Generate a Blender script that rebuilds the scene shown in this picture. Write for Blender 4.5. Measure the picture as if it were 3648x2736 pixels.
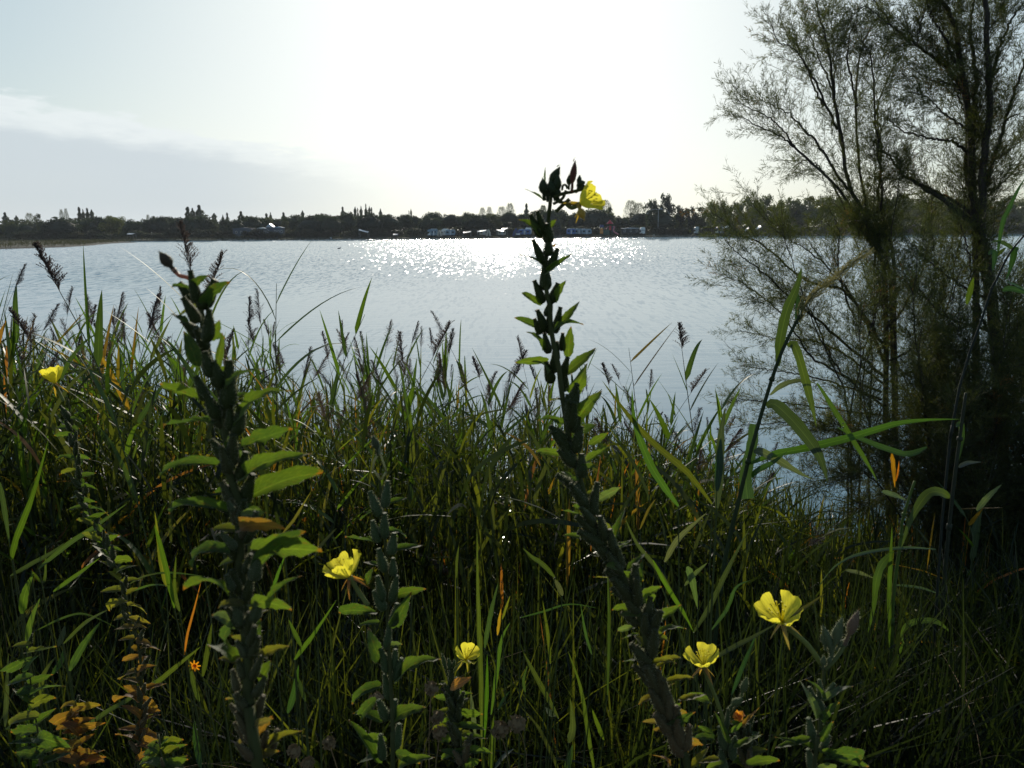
import bpy, bmesh, math, random
import numpy as np
from mathutils import Vector, Matrix, noise as mnoise

R = math.radians
random.seed(7); rng = np.random.default_rng(7)
S = bpy.context.scene
for o in list(bpy.data.objects): bpy.data.objects.remove(o)
COL = S.collection

# ------------------------------------------------------------------ camera
FPX = 2754.0; W0, H0 = 3648.0, 2736.0
PITCH, ROLL = R(11.2), R(0.45)
CAMP = Vector((0, 0, 1.6))
WATER = -1.3
fw = Vector((0, math.cos(PITCH), -math.sin(PITCH)))
up0 = Vector((0, math.sin(PITCH), math.cos(PITCH))); rt0 = Vector((1, 0, 0))
rt = rt0 * math.cos(ROLL) - up0 * math.sin(ROLL)
up = up0 * math.cos(ROLL) + rt0 * math.sin(ROLL)
cd = bpy.data.cameras.new('camera'); cam = bpy.data.objects.new('camera', cd); COL.objects.link(cam)
cd.sensor_width = 36; cd.lens = FPX / W0 * 36; cd.clip_start = 0.05; cd.clip_end = 9000
cd.dof.use_dof = True; cd.dof.focus_distance = 2.6; cd.dof.aperture_fstop = 13
m = Matrix((rt, up, -fw)).transposed().to_4x4(); m.translation = CAMP
cam.matrix_world = m
S.camera = cam

def P(px, py, d):
    """world point on the sight line of a photo pixel, d metres out over the ground"""
    v = fw + rt * ((px - W0 / 2) / FPX) + up * ((H0 / 2 - py) / FPX)
    return CAMP + v * (d / v.y)
def pxm(d): return d * 1.02 / FPX           # metres per photo pixel, d metres out

# ------------------------------------------------------------------ light
SUN_EL, SUN_AZ = R(21.5), R(-0.9)           # azimuth from +Y towards +X
sl = bpy.data.lights.new('sun', 'SUN'); sl.energy = 3.4; sl.angle = R(0.53); sl.color = (1.0, 0.91, 0.76)
sun = bpy.data.objects.new('sun', sl); COL.objects.link(sun)
sdir = Vector((math.sin(SUN_AZ) * math.cos(SUN_EL), math.cos(SUN_AZ) * math.cos(SUN_EL), math.sin(SUN_EL)))
sun.rotation_euler = sdir.to_track_quat('Z', 'Y').to_euler()
sun.location = (0, 30, 40)
S.view_settings.view_transform = 'Standard'; S.view_settings.look = 'None'
S.view_settings.exposure = 0.0; S.view_settings.gamma = 1.0; S.view_settings.use_curve_mapping = False
S.cycles.max_bounces = 6; S.cycles.diffuse_bounces = 3; S.cycles.glossy_bounces = 2
S.cycles.transmission_bounces = 4; S.cycles.transparent_max_bounces = 4
S.cycles.sample_clamp_indirect = 4
S.cycles.caustics_reflective = False; S.cycles.caustics_refractive = False

def N(nt, t, **kw):
    n = nt.nodes.new(t)
    for k, v in kw.items():
        if hasattr(n, k): setattr(n, k, v)
        else: n.inputs[k.replace('_', ' ')].default_value = v
    return n
def MATH(nt, op, a, b=None, c=None, clamp=False):
    n = nt.nodes.new('ShaderNodeMath'); n.operation = op; n.use_clamp = clamp
    for i, v in enumerate((a, b, c)):
        if v is None: continue
        if isinstance(v, (int, float)): n.inputs[i].default_value = v
        else: nt.links.new(v, n.inputs[i])
    return n.outputs[0]
def SMOOTH(nt, x, a, b):
    n = nt.nodes.new('ShaderNodeMapRange'); n.interpolation_type = 'SMOOTHSTEP'
    nt.links.new(x, n.inputs[0]); n.inputs[1].default_value = a; n.inputs[2].default_value = b
    n.inputs[3].default_value = 0; n.inputs[4].default_value = 1
    return n.outputs[0]
def MIXC(nt, f, a, b, mode='MIX'):
    n = nt.nodes.new('ShaderNodeMix'); n.data_type = 'RGBA'; n.blend_type = mode
    for sock, v in ((n.inputs[0], f), (n.inputs[6], a), (n.inputs[7], b)):
        if isinstance(v, (int, float)): sock.default_value = v
        elif isinstance(v, tuple): sock.default_value = (*v, 1) if len(v) == 3 else v
        else: nt.links.new(v, sock)
    return n.outputs[2]

w = bpy.data.worlds.new('World'); S.world = w; w.use_nodes = True
nt = w.node_tree; nt.nodes.clear()
out = N(nt, 'ShaderNodeOutputWorld'); bg = N(nt, 'ShaderNodeBackground'); nt.links.new(bg.outputs[0], out.inputs[0])
SKY_STR = 0.148
bg.inputs[1].default_value = SKY_STR
sky = N(nt, 'ShaderNodeTexSky'); sky.sky_type = 'NISHITA'; sky.sun_disc = False
sky.sun_elevation = SUN_EL; sky.sun_rotation = SUN_AZ; sky.altitude = 0
sky.air_density = 1.0; sky.dust_density = 1.6; sky.ozone_density = 1.0
tc = N(nt, 'ShaderNodeTexCoord'); sep = N(nt, 'ShaderNodeSeparateXYZ'); nt.links.new(tc.outputs['Generated'], sep.inputs[0])
X, Y, Z = sep.outputs
el = MATH(nt, 'ARCSINE', Z); az = MATH(nt, 'ARCTAN2', X, Y)
# the bank of cloud low on the left of the sun, thinning out towards it
mp = N(nt, 'ShaderNodeCombineXYZ'); nt.links.new(MATH(nt, 'MULTIPLY', az, 2.2), mp.inputs[0]); nt.links.new(MATH(nt, 'MULTIPLY', el, 9.0), mp.inputs[1])
cn = N(nt, 'ShaderNodeTexNoise', Scale=5.5, Detail=9.0, Roughness=0.66); nt.links.new(mp.outputs[0], cn.inputs['Vector'])
cn2 = N(nt, 'ShaderNodeTexNoise', Scale=1.1, Detail=3.0); nt.links.new(mp.outputs[0], cn2.inputs['Vector'])
edge = MATH(nt, 'MULTIPLY_ADD', az, -0.14, 0.066)                   # top edge of the bank, radians up
edge = MATH(nt, 'MINIMUM', edge, 0.17)
edge = MATH(nt, 'ADD', edge, MATH(nt, 'MULTIPLY', MATH(nt, 'SUBTRACT', cn.outputs[0], 0.5), 0.075))
d_ = MATH(nt, 'SUBTRACT', edge, el)
body = SMOOTH(nt, d_, 0.0, 0.012)
fade = MATH(nt, 'SUBTRACT', 1.0, SMOOTH(nt, az, -0.42, -0.02))
under = SMOOTH(nt, MATH(nt, 'ADD', d_, MATH(nt, 'MULTIPLY', MATH(nt, 'SUBTRACT', cn2.outputs[0], .5), .05)), 0.008, 0.045)
low = SMOOTH(nt, el, -0.01, 0.04)
streak = MATH(nt, 'MULTIPLY_ADD', cn2.outputs[0], 0.35, 0.72, clamp=True)
cov = MATH(nt, 'MULTIPLY', MATH(nt, 'MULTIPLY', body, fade), streak)
hs = N(nt, 'ShaderNodeHueSaturation'); hs.inputs['Saturation'].default_value = 0.85; nt.links.new(sky.outputs[0], hs.inputs['Color'])
skyc = MIXC(nt, 1.0, hs.outputs[0], (0.79, 1.04, 1.15), 'MULTIPLY')
dn = MIXC(nt, 1.0, MIXC(nt, 1.0, skyc, (1 / 10,) * 3, 'MULTIPLY'), (1.0, 1.0, 1.0), 'ADD')
skyc = MIXC(nt, 1.0, skyc, dn, 'DIVIDE')
ccol = MIXC(nt, under, (5.7, 6.1, 6.2), (4.15, 4.65, 5.0))
ccol = MIXC(nt, MATH(nt, 'SUBTRACT', 1.0, low), ccol, (5.0, 5.35, 5.6))
fin = MIXC(nt, MATH(nt, 'MULTIPLY', cov, 0.93), skyc, ccol)
nt.links.new(fin, bg.inputs[0])

# ------------------------------------------------------------------ materials
def newmat(name):
    mt = bpy.data.materials.new(name); mt.use_nodes = True; t = mt.node_tree; t.nodes.clear()
    o = N(t, 'ShaderNodeOutputMaterial'); return mt, t, o
def pbr(t, **kw):
    p = N(t, 'ShaderNodeBsdfPrincipled')
    for k, v in kw.items():
        s = p.inputs[k.replace('_', ' ')]
        if isinstance(v, (int, float)): s.default_value = v
        elif isinstance(v, tuple): s.default_value = (*v, 1)
        else: t.links.new(v, s)
    return p
def simple(name, col, rough=0.6, metal=0.0, var=0.25, scale=8.0, spec=0.5):
    mt, t, o = newmat(name)
    tcx = N(t, 'ShaderNodeTexCoord'); nz = N(t, 'ShaderNodeTexNoise', Scale=scale, Detail=5.0); t.links.new(tcx.outputs['Object'], nz.inputs['Vector'])
    v = MATH(t, 'MULTIPLY_ADD', nz.outputs[0], 2 * var, 1 - var)
    c = MIXC(t, 1.0, col, v, 'MULTIPLY')
    p = pbr(t, Base_Color=c, Roughness=rough, Metallic=metal); p.inputs['Specular IOR Level'].default_value = spec
    t.links.new(p.outputs[0], o.inputs[0]); return mt
def leafmat(name, mode, rough=0.45, trans=0.5, tmul=(1.9, 2.3, 0.9), sheen=0.0, spec=0.5, vein=None, nscale=30.0, ramp=None):
    """mode 'obj': colour from the object's own colour; 'tint': colour ramp over a per-blade attribute"""
    mt, t, o = newmat(name)
    tcx = N(t, 'ShaderNodeTexCoord')
    if mode == 'obj':
        oi = N(t, 'ShaderNodeObjectInfo'); base = oi.outputs['Color']
    else:
        at = N(t, 'ShaderNodeAttribute'); at.attribute_name = 'tint'
        cr = N(t, 'ShaderNodeValToRGB'); els = cr.color_ramp.elements
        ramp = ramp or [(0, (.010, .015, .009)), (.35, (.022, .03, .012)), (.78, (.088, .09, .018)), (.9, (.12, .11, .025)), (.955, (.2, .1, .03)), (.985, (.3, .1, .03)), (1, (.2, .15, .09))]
        els[0].position, els[0].color = ramp[0][0], (*ramp[0][1], 1); els[1].position, els[1].color = ramp[-1][0], (*ramp[-1][1], 1)
        for p_, c_ in ramp[1:-1]:
            e = els.new(p_); e.color = (*c_, 1)
        t.links.new(at.outputs['Fac'], cr.inputs[0]); base = cr.outputs[0]
    nz = N(t, 'ShaderNodeTexNoise', Scale=nscale, Detail=4.0); t.links.new(tcx.outputs['Object'], nz.inputs['Vector'])
    v = MATH(t, 'MULTIPLY_ADD', nz.outputs[0], 0.7, 0.65)
    c = MIXC(t, 1.0, base, v, 'MULTIPLY')
    if vein:
        uv = N(t, 'ShaderNodeSeparateXYZ'); t.links.new(tcx.outputs['UV'], uv.inputs[0])
        if vein == 'reed':
            s = MATH(t, 'SINE', MATH(t, 'MULTIPLY', uv.outputs[0], 44.0))
            c = MIXC(t, 1.0, c, MATH(t, 'MULTIPLY_ADD', s, 0.13, 0.95), 'MULTIPLY')
        ctr = MATH(t, 'ABSOLUTE', MATH(t, 'SUBTRACT', uv.outputs[0], 0.5))
        mid = MATH(t, 'SUBTRACT', 1.0, SMOOTH(t, ctr, 0.02, 0.06))
        if vein == 'leaf':
            ph = MATH(t, 'SINE', MATH(t, 'MULTIPLY', MATH(t, 'SUBTRACT', uv.outputs[1], MATH(t, 'MULTIPLY', ctr, 0.55)), 62.0))
            mid = MATH(t, 'MAXIMUM', mid, MATH(t, 'MULTIPLY', SMOOTH(t, ph, 0.82, 1.0), 0.5))
            # old leaves redden from the tip and the margin
            tipf = SMOOTH(t, MATH(t, 'ADD', uv.outputs[1], MATH(t, 'MULTIPLY', MATH(t, 'SUBTRACT', nz.outputs[0], .5), 0.3)), 0.9, 1.02)
            c = MIXC(t, MATH(t, 'MULTIPLY', tipf, 0.8), c, (.24, .06, .02))
            sn = N(t, 'ShaderNodeTexNoise', Scale=5.0, Detail=6.0, Roughness=.7); sm_ = N(t, 'ShaderNodeVectorMath'); sm_.operation = 'ADD'; t.links.new(tcx.outputs['Object'], sm_.inputs[0]); t.links.new(oi.outputs['Random'], sm_.inputs[1]); t.links.new(sm_.outputs[0], sn.inputs['Vector'])
            c = MIXC(t, MATH(t, 'MULTIPLY', SMOOTH(t, sn.outputs[0], .56, .7), .7), c, (.11, .06, .025)); c = MIXC(t, MATH(t, 'MULTIPLY', SMOOTH(t, sn.outputs[0], .48, .34), .55), c, (.09, .10, .022))
        c = MIXC(t, MATH(t, 'MULTIPLY', mid, 0.5), c, MIXC(t, 1.0, c, (2.2, 2.0, 2.0), 'MULTIPLY'))
    p = pbr(t, Base_Color=c, Roughness=rough); p.inputs['Specular IOR Level'].default_value = spec
    if sheen:
        p.inputs['Sheen Weight'].default_value = sheen; p.inputs['Sheen Roughness'].default_value = 0.35
        p.inputs['Sheen Tint'].default_value = (.95, .98, .9, 1)
    bmp = N(t, 'ShaderNodeBump', Strength=0.35, Distance=0.002); t.links.new(nz.outputs[0], bmp.inputs['Height']); t.links.new(bmp.outputs[0], p.inputs['Normal'])
    if trans:
        tr = N(t, 'ShaderNodeBsdfTranslucent'); t.links.new(MIXC(t, 1.0, c, tmul, 'MULTIPLY'), tr.inputs[0])
        mx = N(t, 'ShaderNodeMixShader'); mx.inputs[0].default_value = trans
        t.links.new(p.outputs[0], mx.inputs[1]); t.links.new(tr.outputs[0], mx.inputs[2]); t.links.new(mx.outputs[0], o.inputs[0])
    else: t.links.new(p.outputs[0], o.inputs[0])
    return mt

M = {}
M['reed'] = leafmat('reed_leaf', 'obj', rough=0.48, spec=.35, trans=0.42, tmul=(2.1, 2.5, 0.6), vein='reed', nscale=9)
M['blade'] = leafmat('grass_blade', 'tint', rough=0.42, trans=0.42, tmul=(2.1, 2.3, 0.6), nscale=4, spec=.3)
M['culm'] = simple('reed_culm', (.06, .075, .025), 0.5, var=.4, scale=20, spec=.25)
M['plume'] = leafmat('reed_plume', 'obj', rough=0.8, trans=0.35, tmul=(1.6, 1.4, 1.2), nscale=60)
M['primleaf'] = leafmat('primrose_leaf', 'obj', rough=0.55, spec=.3, trans=0.5, tmul=(2.2, 2.6, 0.6), sheen=0.25, vein='leaf', nscale=14)
M['pod'] = leafmat('seed_capsule', 'obj', rough=0.6, trans=0.15, tmul=(2.2, 2.4, .8), sheen=0.05, spec=.15, nscale=9)
M['hair'] = leafmat('plant_hair', 'obj', rough=0.5, trans=0.5, tmul=(1, 1, 1))
mt_, t_, o_ = newmat('fine_hair'); p_ = pbr(t_, Base_Color=(.22, .24, .15), Roughness=.5); tr_ = N(t_, 'ShaderNodeBsdfTranslucent'); tr_.inputs[0].default_value = (.5, .52, .34, 1)
mx_ = N(t_, 'ShaderNodeMixShader'); mx_.inputs[0].default_value = .5; t_.links.new(p_.outputs[0], mx_.inputs[1]); t_.links.new(tr_.outputs[0], mx_.inputs[2]); t_.links.new(mx_.outputs[0], o_.inputs[0])
M['hair'] = mt_
M['stem'] = simple('primrose_stem', (.05, .055, .018), 0.7, var=.45, scale=25, spec=.12)
mt_, t_, o_ = newmat('petal'); tcx = N(t_, 'ShaderNodeTexCoord'); uvs = N(t_, 'ShaderNodeSeparateXYZ'); t_.links.new(tcx.outputs['UV'], uvs.inputs[0])
wv = MATH(t_, 'SINE', MATH(t_, 'MULTIPLY', uvs.outputs[0], 60.0))
pc = MIXC(t_, 1.0, (.86, .76, .06), MATH(t_, 'MULTIPLY_ADD', wv, .05, .95), 'MULTIPLY')
p_ = pbr(t_, Base_Color=pc, Roughness=.45); tr_ = N(t_, 'ShaderNodeBsdfTranslucent'); t_.links.new(MIXC(t_, 1.0, pc, (1.1, 1.12, 1.0), 'MULTIPLY'), tr_.inputs[0])
mx_ = N(t_, 'ShaderNodeMixShader'); mx_.inputs[0].default_value = .68; t_.links.new(p_.outputs[0], mx_.inputs[1]); t_.links.new(tr_.outputs[0], mx_.inputs[2]); t_.links.new(mx_.outputs[0], o_.inputs[0])
M['petal'] = mt_
M['tamtwig'] = simple('tamarisk_bark', (.045, .036, .03), 0.8, var=.5, scale=30)
M['tamleaf'] = leafmat('tamarisk_spray', 'tint', rough=.6, trans=.42, tmul=(2.0, 2.1, .8), nscale=6,
                       ramp=[(0, (.04, .05, .02)), (.5, (.065, .075, .026)), (.85, (.10, .10, .03)), (.97, (.15, .10, .03)), (1, (.2, .09, .04))])
M['farleaf'] = leafmat('far_foliage', 'obj', rough=.7, trans=.28, tmul=(2.2, 2.4, 1.2), nscale=.35)
M['bark'] = simple('bark', (.06, .05, .04), .9, var=.4, scale=3)
M['soil'] = simple('bank_soil', (.028, .024, .016), .95, var=.6, scale=3)
M['far_ground'] = simple('far_bank_ground', (.06, .058, .035), .95, var=.5, scale=.3)
M['rock'] = simple('shore_rock', (.22, .21, .19), .85, var=.4, scale=1.5)
M['dry'] = simple('dry_stalk', (.17, .115, .06), .8, var=.4, scale=30, spec=.15)
for nm_, c_, r_ in (('white', (.75, .76, .76), .28), ('pale', (.45, .48, .52), .4), ('blue', (.06, .14, .36), .6), ('navy', (.03, .05, .16), .5), ('teal', (.16, .25, .32), .4),
                    ('glass', (.02, .025, .03), .08), ('rubber', (.02, .02, .02), .8), ('red', (.5, .03, .04), .45), ('orange', (.65, .24, .05), .5), ('pink', (.55, .18, .2), .45),
                    ('greenp', (.03, .07, .05), .5), ('steel', (.35, .36, .36), .45), ('dark', (.05, .05, .05), .7), ('shade', (.07, .085, .11), .6), ('cream', (.5, .46, .38), .6), ('bird', (.18, .17, .16), .7)):
    M[nm_] = simple('paint_' + nm_, c_, r_, var=.08, scale=.8)

# water: a sheltered calm strip by the bank, wind ripples farther out
mt_, t_, o_ = newmat('lake_water')
geo = N(t_, 'ShaderNodeNewGeometry'); sp = N(t_, 'ShaderNodeSeparateXYZ'); t_.links.new(geo.outputs['Position'], sp.inputs[0])
def wnoise(sx, sy, detail, rough=.5, rot=0.0):
    mpg = N(t_, 'ShaderNodeMapping'); mpg.inputs['Scale'].default_value = (sx, sy, 1); mpg.inputs['Rotation'].default_value = (0, 0, rot)
    t_.links.new(geo.outputs['Position'], mpg.inputs[0])
    n_ = N(t_, 'ShaderNodeTexNoise', Scale=1.0, Detail=detail, Roughness=rough); t_.links.new(mpg.outputs[0], n_.inputs['Vector']); return n_.outputs[0]
h1 = wnoise(.9, 3.2, 3.0, .5, .12); h2 = wnoise(5, 14, 3.0, .55, -.1); gust = wnoise(.02, .05, 3.0, .5, .05)
ruff = SMOOTH(t_, MATH(t_, 'MULTIPLY_ADD', wnoise(.05, .03, 3.0), 60.0, sp.outputs[1]), 52.0, 104.0)
hsum = MATH(t_, 'ADD', MATH(t_, 'MULTIPLY', h1, 0.0085), MATH(t_, 'MULTIPLY', h2, 0.0014))
gm = MATH(t_, 'MULTIPLY_ADD', gust, .9, .35)
bm_ = N(t_, 'ShaderNodeBump', Strength=1.0, Distance=1.0); t_.links.new(MATH(t_, 'MULTIPLY', hsum, gm), bm_.inputs['Height'])
# little wave facets that catch the sun, each tilted its own way
mpg = N(t_, 'ShaderNodeMapping'); mpg.inputs['Scale'].default_value = (10.0, 1.3, 1); t_.links.new(geo.outputs['Position'], mpg.inputs[0])
vor = N(t_, 'ShaderNodeTexVoronoi', Scale=1.0); t_.links.new(mpg.outputs[0], vor.inputs['Vector'])
vs = N(t_, 'ShaderNodeSeparateColor'); t_.links.new(vor.outputs['Color'], vs.inputs[0])
def spread(s): 
    c = MATH(t_, 'MULTIPLY', MATH(t_, 'SUBTRACT', s, .5), 2.0)
    return MATH(t_, 'MULTIPLY', c, MATH(t_, 'ABSOLUTE', c))
few = MATH(t_, 'MULTIPLY', ruff, MATH(t_, 'GREATER_THAN', vs.outputs[2], .72))
gq = MATH(t_, 'MULTIPLY_ADD', gust, .8, .5)
tx = MATH(t_, 'MULTIPLY', MATH(t_, 'MULTIPLY', spread(vs.outputs[0]), .46), gq); ty = MATH(t_, 'MULTIPLY', MATH(t_, 'MULTIPLY_ADD', vs.outputs[1], -.15, -.05), MATH(t_, 'MULTIPLY_ADD', gust, .5, .75))
tv = N(t_, 'ShaderNodeCombineXYZ'); t_.links.new(MATH(t_, 'MULTIPLY', tx, few), tv.inputs[0]); t_.links.new(MATH(t_, 'MULTIPLY', ty, few), tv.inputs[1])
lean = MATH(t_, 'MULTIPLY', SMOOTH(t_, sp.outputs[1], 8.0, 60.0), MATH(t_, 'MULTIPLY_ADD', wnoise(.35, .5, 2.0), -.03, -.045))   # steep sides of the far ripples
lv = N(t_, 'ShaderNodeCombineXYZ'); t_.links.new(lean, lv.inputs[1]); vl = N(t_, 'ShaderNodeVectorMath'); vl.operation = 'ADD'; t_.links.new(tv.outputs[0], vl.inputs[0]); t_.links.new(lv.outputs[0], vl.inputs[1]); tv = vl
va = N(t_, 'ShaderNodeVectorMath'); va.operation = 'ADD'; t_.links.new(bm_.outputs[0], va.inputs[0]); t_.links.new(tv.outputs[0], va.inputs[1])
vn = N(t_, 'ShaderNodeVectorMath'); vn.operation = 'NORMALIZE'; t_.links.new(va.outputs[0], vn.inputs[0])
p_ = pbr(t_, Specular_IOR_Level=.75, Base_Color=(.07, .21, .30), Roughness=.035, IOR=1.333); t_.links.new(MATH(t_, 'MULTIPLY_ADD', few, .11, .03), p_.inputs['Roughness']); t_.links.new(vn.outputs[0], p_.inputs['Normal']); t_.links.new(p_.outputs[0], o_.inputs[0])
M['water'] = mt_

# ------------------------------------------------------------------ object helpers
WM = {}
def props(o, label=None, cat=None, group=None, kind=None):
    if label: o['label'] = label
    if cat: o['category'] = cat
    if group: o['group'] = group
    if kind: o['kind'] = kind
    return o
def thing(name, loc, label, cat, group=None, rot=0.0, scale=1.0):
    o = bpy.data.objects.new(name, None); COL.objects.link(o); o.empty_display_size = .05
    o.location = loc; o.rotation_euler = (0, 0, rot); o.scale = (scale,) * 3
    WM[o.name] = Matrix.Translation(loc) @ Matrix.Rotation(rot, 4, 'Z') @ Matrix.Scale(scale, 4)
    return props(o, label, cat, group)
def part(name, mesh, parent=None, mw=None, color=None):
    """mw: world matrix of the part"""
    o = bpy.data.objects.new(name, mesh); COL.objects.link(o)
    mw = mw if mw is not None else (WM[parent.name].copy() if parent else Matrix())
    if parent: o.parent = parent; o.matrix_basis = WM[parent.name].inverted() @ mw
    else: o.matrix_basis = mw
    WM[o.name] = mw
    if color: o.color = (*color, 1)
    return o
def mesh_of(name, verts, faces, mats, uvs=None, tint=None, midx=None, smooth=False):
    me = bpy.data.meshes.new(name)
    verts = np.asarray(verts, dtype=np.float32).reshape(-1, 3)
    if isinstance(faces, np.ndarray):
        n, k = faces.shape
        me.vertices.add(len(verts)); me.vertices.foreach_set('co', verts.ravel())
        me.loops.add(n * k); me.loops.foreach_set('vertex_index', faces.astype(np.int32).ravel())
        me.polygons.add(n); me.polygons.foreach_set('loop_start', np.arange(0, n * k, k, dtype=np.int32))
        me.update(calc_edges=True)
    else: me.from_pydata([tuple(v) for v in verts.tolist()], [], [tuple(f) for f in faces])
    if uvs is not None:
        ul = me.uv_layers.new(name='UVMap'); vi = np.empty(len(me.loops), dtype=np.int32); me.loops.foreach_get('vertex_index', vi)
        ul.data.foreach_set('uv', np.asarray(uvs, dtype=np.float32)[vi].ravel())
    if tint is not None:
        a = me.attributes.new('tint', 'FLOAT', 'POINT'); a.data.foreach_set('value', np.asarray(tint, dtype=np.float32))
    for mm in (mats if isinstance(mats, (list, tuple)) else [mats]): me.materials.append(mm)
    if midx is not None: me.polygons.foreach_set('material_index', np.asarray(midx, dtype=np.int32))
    if smooth: me.polygons.foreach_set('use_smooth', np.ones(len(me.polygons), dtype=bool))
    me.update(); return me

class G:
    """collects verts/faces (quads or tris) with uv and material index"""
    def __init__(s): s.v = []; s.f = []; s.u = []; s.m = []
    def add(s, v, f, u=None, m=0):
        b = len(s.v); s.v += [tuple(q) for q in v]; s.f += [tuple(i + b for i in q) for q in f]
        s.u += (u if u is not None else [(0.3, .3)] * len(v)); s.m += [m] * len(f)
    def tube(s, pts, rad, n=6, m=0, cap=True):
        pts = [Vector(p) for p in pts]; rings = []; side = None
        for i, p in enumerate(pts):
            t = (pts[min(i + 1, len(pts) - 1)] - pts[max(i - 1, 0)])
            t = t.normalized() if t.length > 1e-9 else Vector((0, 0, 1))
            if side is None: side = t.orthogonal().normalized()
            else:
                side = side - t * side.dot(t); side = side.normalized() if side.length > 1e-6 else t.orthogonal().normalized()
            bn = t.cross(side); r = rad[i] if hasattr(rad, '__len__') else rad
            rings.append([p + (side * math.cos(a) + bn * math.sin(a)) * r for a in [2 * math.pi * k / n for k in range(n)]])
        v = [q for rg in rings for q in rg]
        f = [(i * n + k, i * n + (k + 1) % n, (i + 1) * n + (k + 1) % n, (i + 1) * n + k) for i in range(len(pts) - 1) for k in range(n)]
        if cap: f += [tuple(range(n))[::-1], tuple((len(pts) - 1) * n + k for k in range(n))]
        s.add(v, f, m=m)
    def box(s, c, d, m=0, taper=1.0, tz=None):
        x, y, z = c; a, b, h = d[0] / 2, d[1] / 2, d[2] / 2
        v = [(x + sx * a * (taper if sz > 0 else 1), y + sy * b * (taper if sz > 0 else 1), z + sz * h) for sz in (-1, 1) for sy in (-1, 1) for sx in (-1, 1)]
        s.add(v, [(0, 2, 3, 1), (4, 5, 7, 6), (0, 1, 5, 4), (2, 6, 7, 3), (0, 4, 6, 2), (1, 3, 7, 5)], m=m)
    def ribbon(s, pts, width, normal, prof=None, m=0, fold=0.25):
        """a leaf blade: centre line, full width, facing normal; V-folded"""
        pts = [Vector(p) for p in pts]; n = len(pts); v = []; u = []
        for i, p in enumerate(pts):
            t = (pts[min(i + 1, n - 1)] - pts[max(i - 1, 0)]).normalized(); nn = Vector(normal) if not isinstance(normal, list) else Vector(normal[i])
            sd = t.cross(nn); sd = sd.normalized() if sd.length > 1e-5 else t.orthogonal().normalized()
            nr = sd.cross(t).normalized(); q = i / (n - 1); ww = width * (prof(q) if prof else max(.02, math.sin(math.pi * (q * .88 + .1)) ** .6)) / 2
            v += [p + sd * ww + nr * ww * fold, p, p - sd * ww + nr * ww * fold]; u += [(0, q), (.5, q), (1, q)]
        f = []
        for i in range(n - 1):
            a = i * 3; f += [(a, a + 1, a + 4, a + 3), (a + 1, a + 2, a + 5, a + 4)]
        s.add(v, f, u, m)
    def mesh(s, name, mats, smooth=False):
        return mesh_of(name, s.v, s.f, mats, uvs=s.u, midx=s.m, smooth=smooth)
def spline(pts, n):
    """smooth resample of control points"""
    pts = [Vector(p) for p in pts]
    if len(pts) == 2: return [pts[0].lerp(pts[1], i / (n - 1)) for i in range(n)]
    res = []; k = len(pts) - 1
    for i in range(n):
        t = i / (n - 1) * k; j = min(int(t), k - 1); t -= j
        p0 = pts[max(j - 1, 0)]; p1 = pts[j]; p2 = pts[j + 1]; p3 = pts[min(j + 2, k)]
        res.append(0.5 * ((2 * p1) + (p2 - p0) * t + (2 * p0 - 5 * p1 + 4 * p2 - p3) * t * t + (3 * p1 - p0 - 3 * p2 + p3) * t ** 3))
    return res
def frame_mat(base, tip, normal, length=None, width=1.0, thick=None):
    """local X along base->tip, Y across, Z towards normal"""
    x = Vector(tip) - Vector(base); L = x.length if length is None else length; x.normalize()
    n = Vector(normal); y = n.cross(x); y = y.normalized() if y.length > 1e-5 else x.orthogonal().normalized(); z = x.cross(y)
    mm = Matrix((x * L, y * width, z * (thick if thick is not None else width))).transposed().to_4x4(); mm.translation = Vector(base); return mm

# ------------------------------------------------------------------ the lie of the land
def shore_y(x): return 6.0 + 0.45 * max(0, x - .9) + 0.3 * max(0, -x - 1.2) + .35 * math.sin(x * 1.3)
def ground(x, y):
    s = shore_y(x); t = min(max((y - 1.0) / (s - 1.0), 0), 1); z = -1.3 * t ** 1.05
    if y > s: z = -1.3 - .16 * (y - s)
    z += (mnoise.noise(Vector((x * .8, y * .8, 0))) * .10 + mnoise.noise(Vector((x * 3, y * 3, 5))) * .03) * (1 if y < s - .4 else .4)
    return max(z, -2.6)
gx = np.concatenate([np.linspace(-140, -9, 24), np.linspace(-8.6, 8.6, 110), np.linspace(9, 140, 24)])
gy = np.concatenate([np.linspace(-70, -1, 14), np.linspace(-.6, 12, 90), np.linspace(13, 24, 6)])
vv = [(x, y, ground(x, y)) for y in gy for x in gx]; nx = len(gx)
ff = np.array([(j * nx + i, j * nx + i + 1, (j + 1) * nx + i + 1, (j + 1) * nx + i) for j in range(len(gy) - 1) for i in range(nx - 1)])
props(part('near_bank_ground', mesh_of('near_bank_ground', vv, ff, M['soil'], smooth=True)), 'dark earth bank sloping down to the lake under the reeds', kind='structure')
wv_ = [(x, y, WATER) for y in (-200, 24, 120, 420) for x in (-900, 0, 900)]
wf = np.array([(j * 3 + i, j * 3 + i + 1, (j + 1) * 3 + i + 1, (j + 1) * 3 + i) for j in range(3) for i in range(2)])
props(part('lake_water', mesh_of('lake_water', wv_, wf, M['water'])), 'calm lake water reflecting the pale sky, glittering under the sun', kind='structure')
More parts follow.
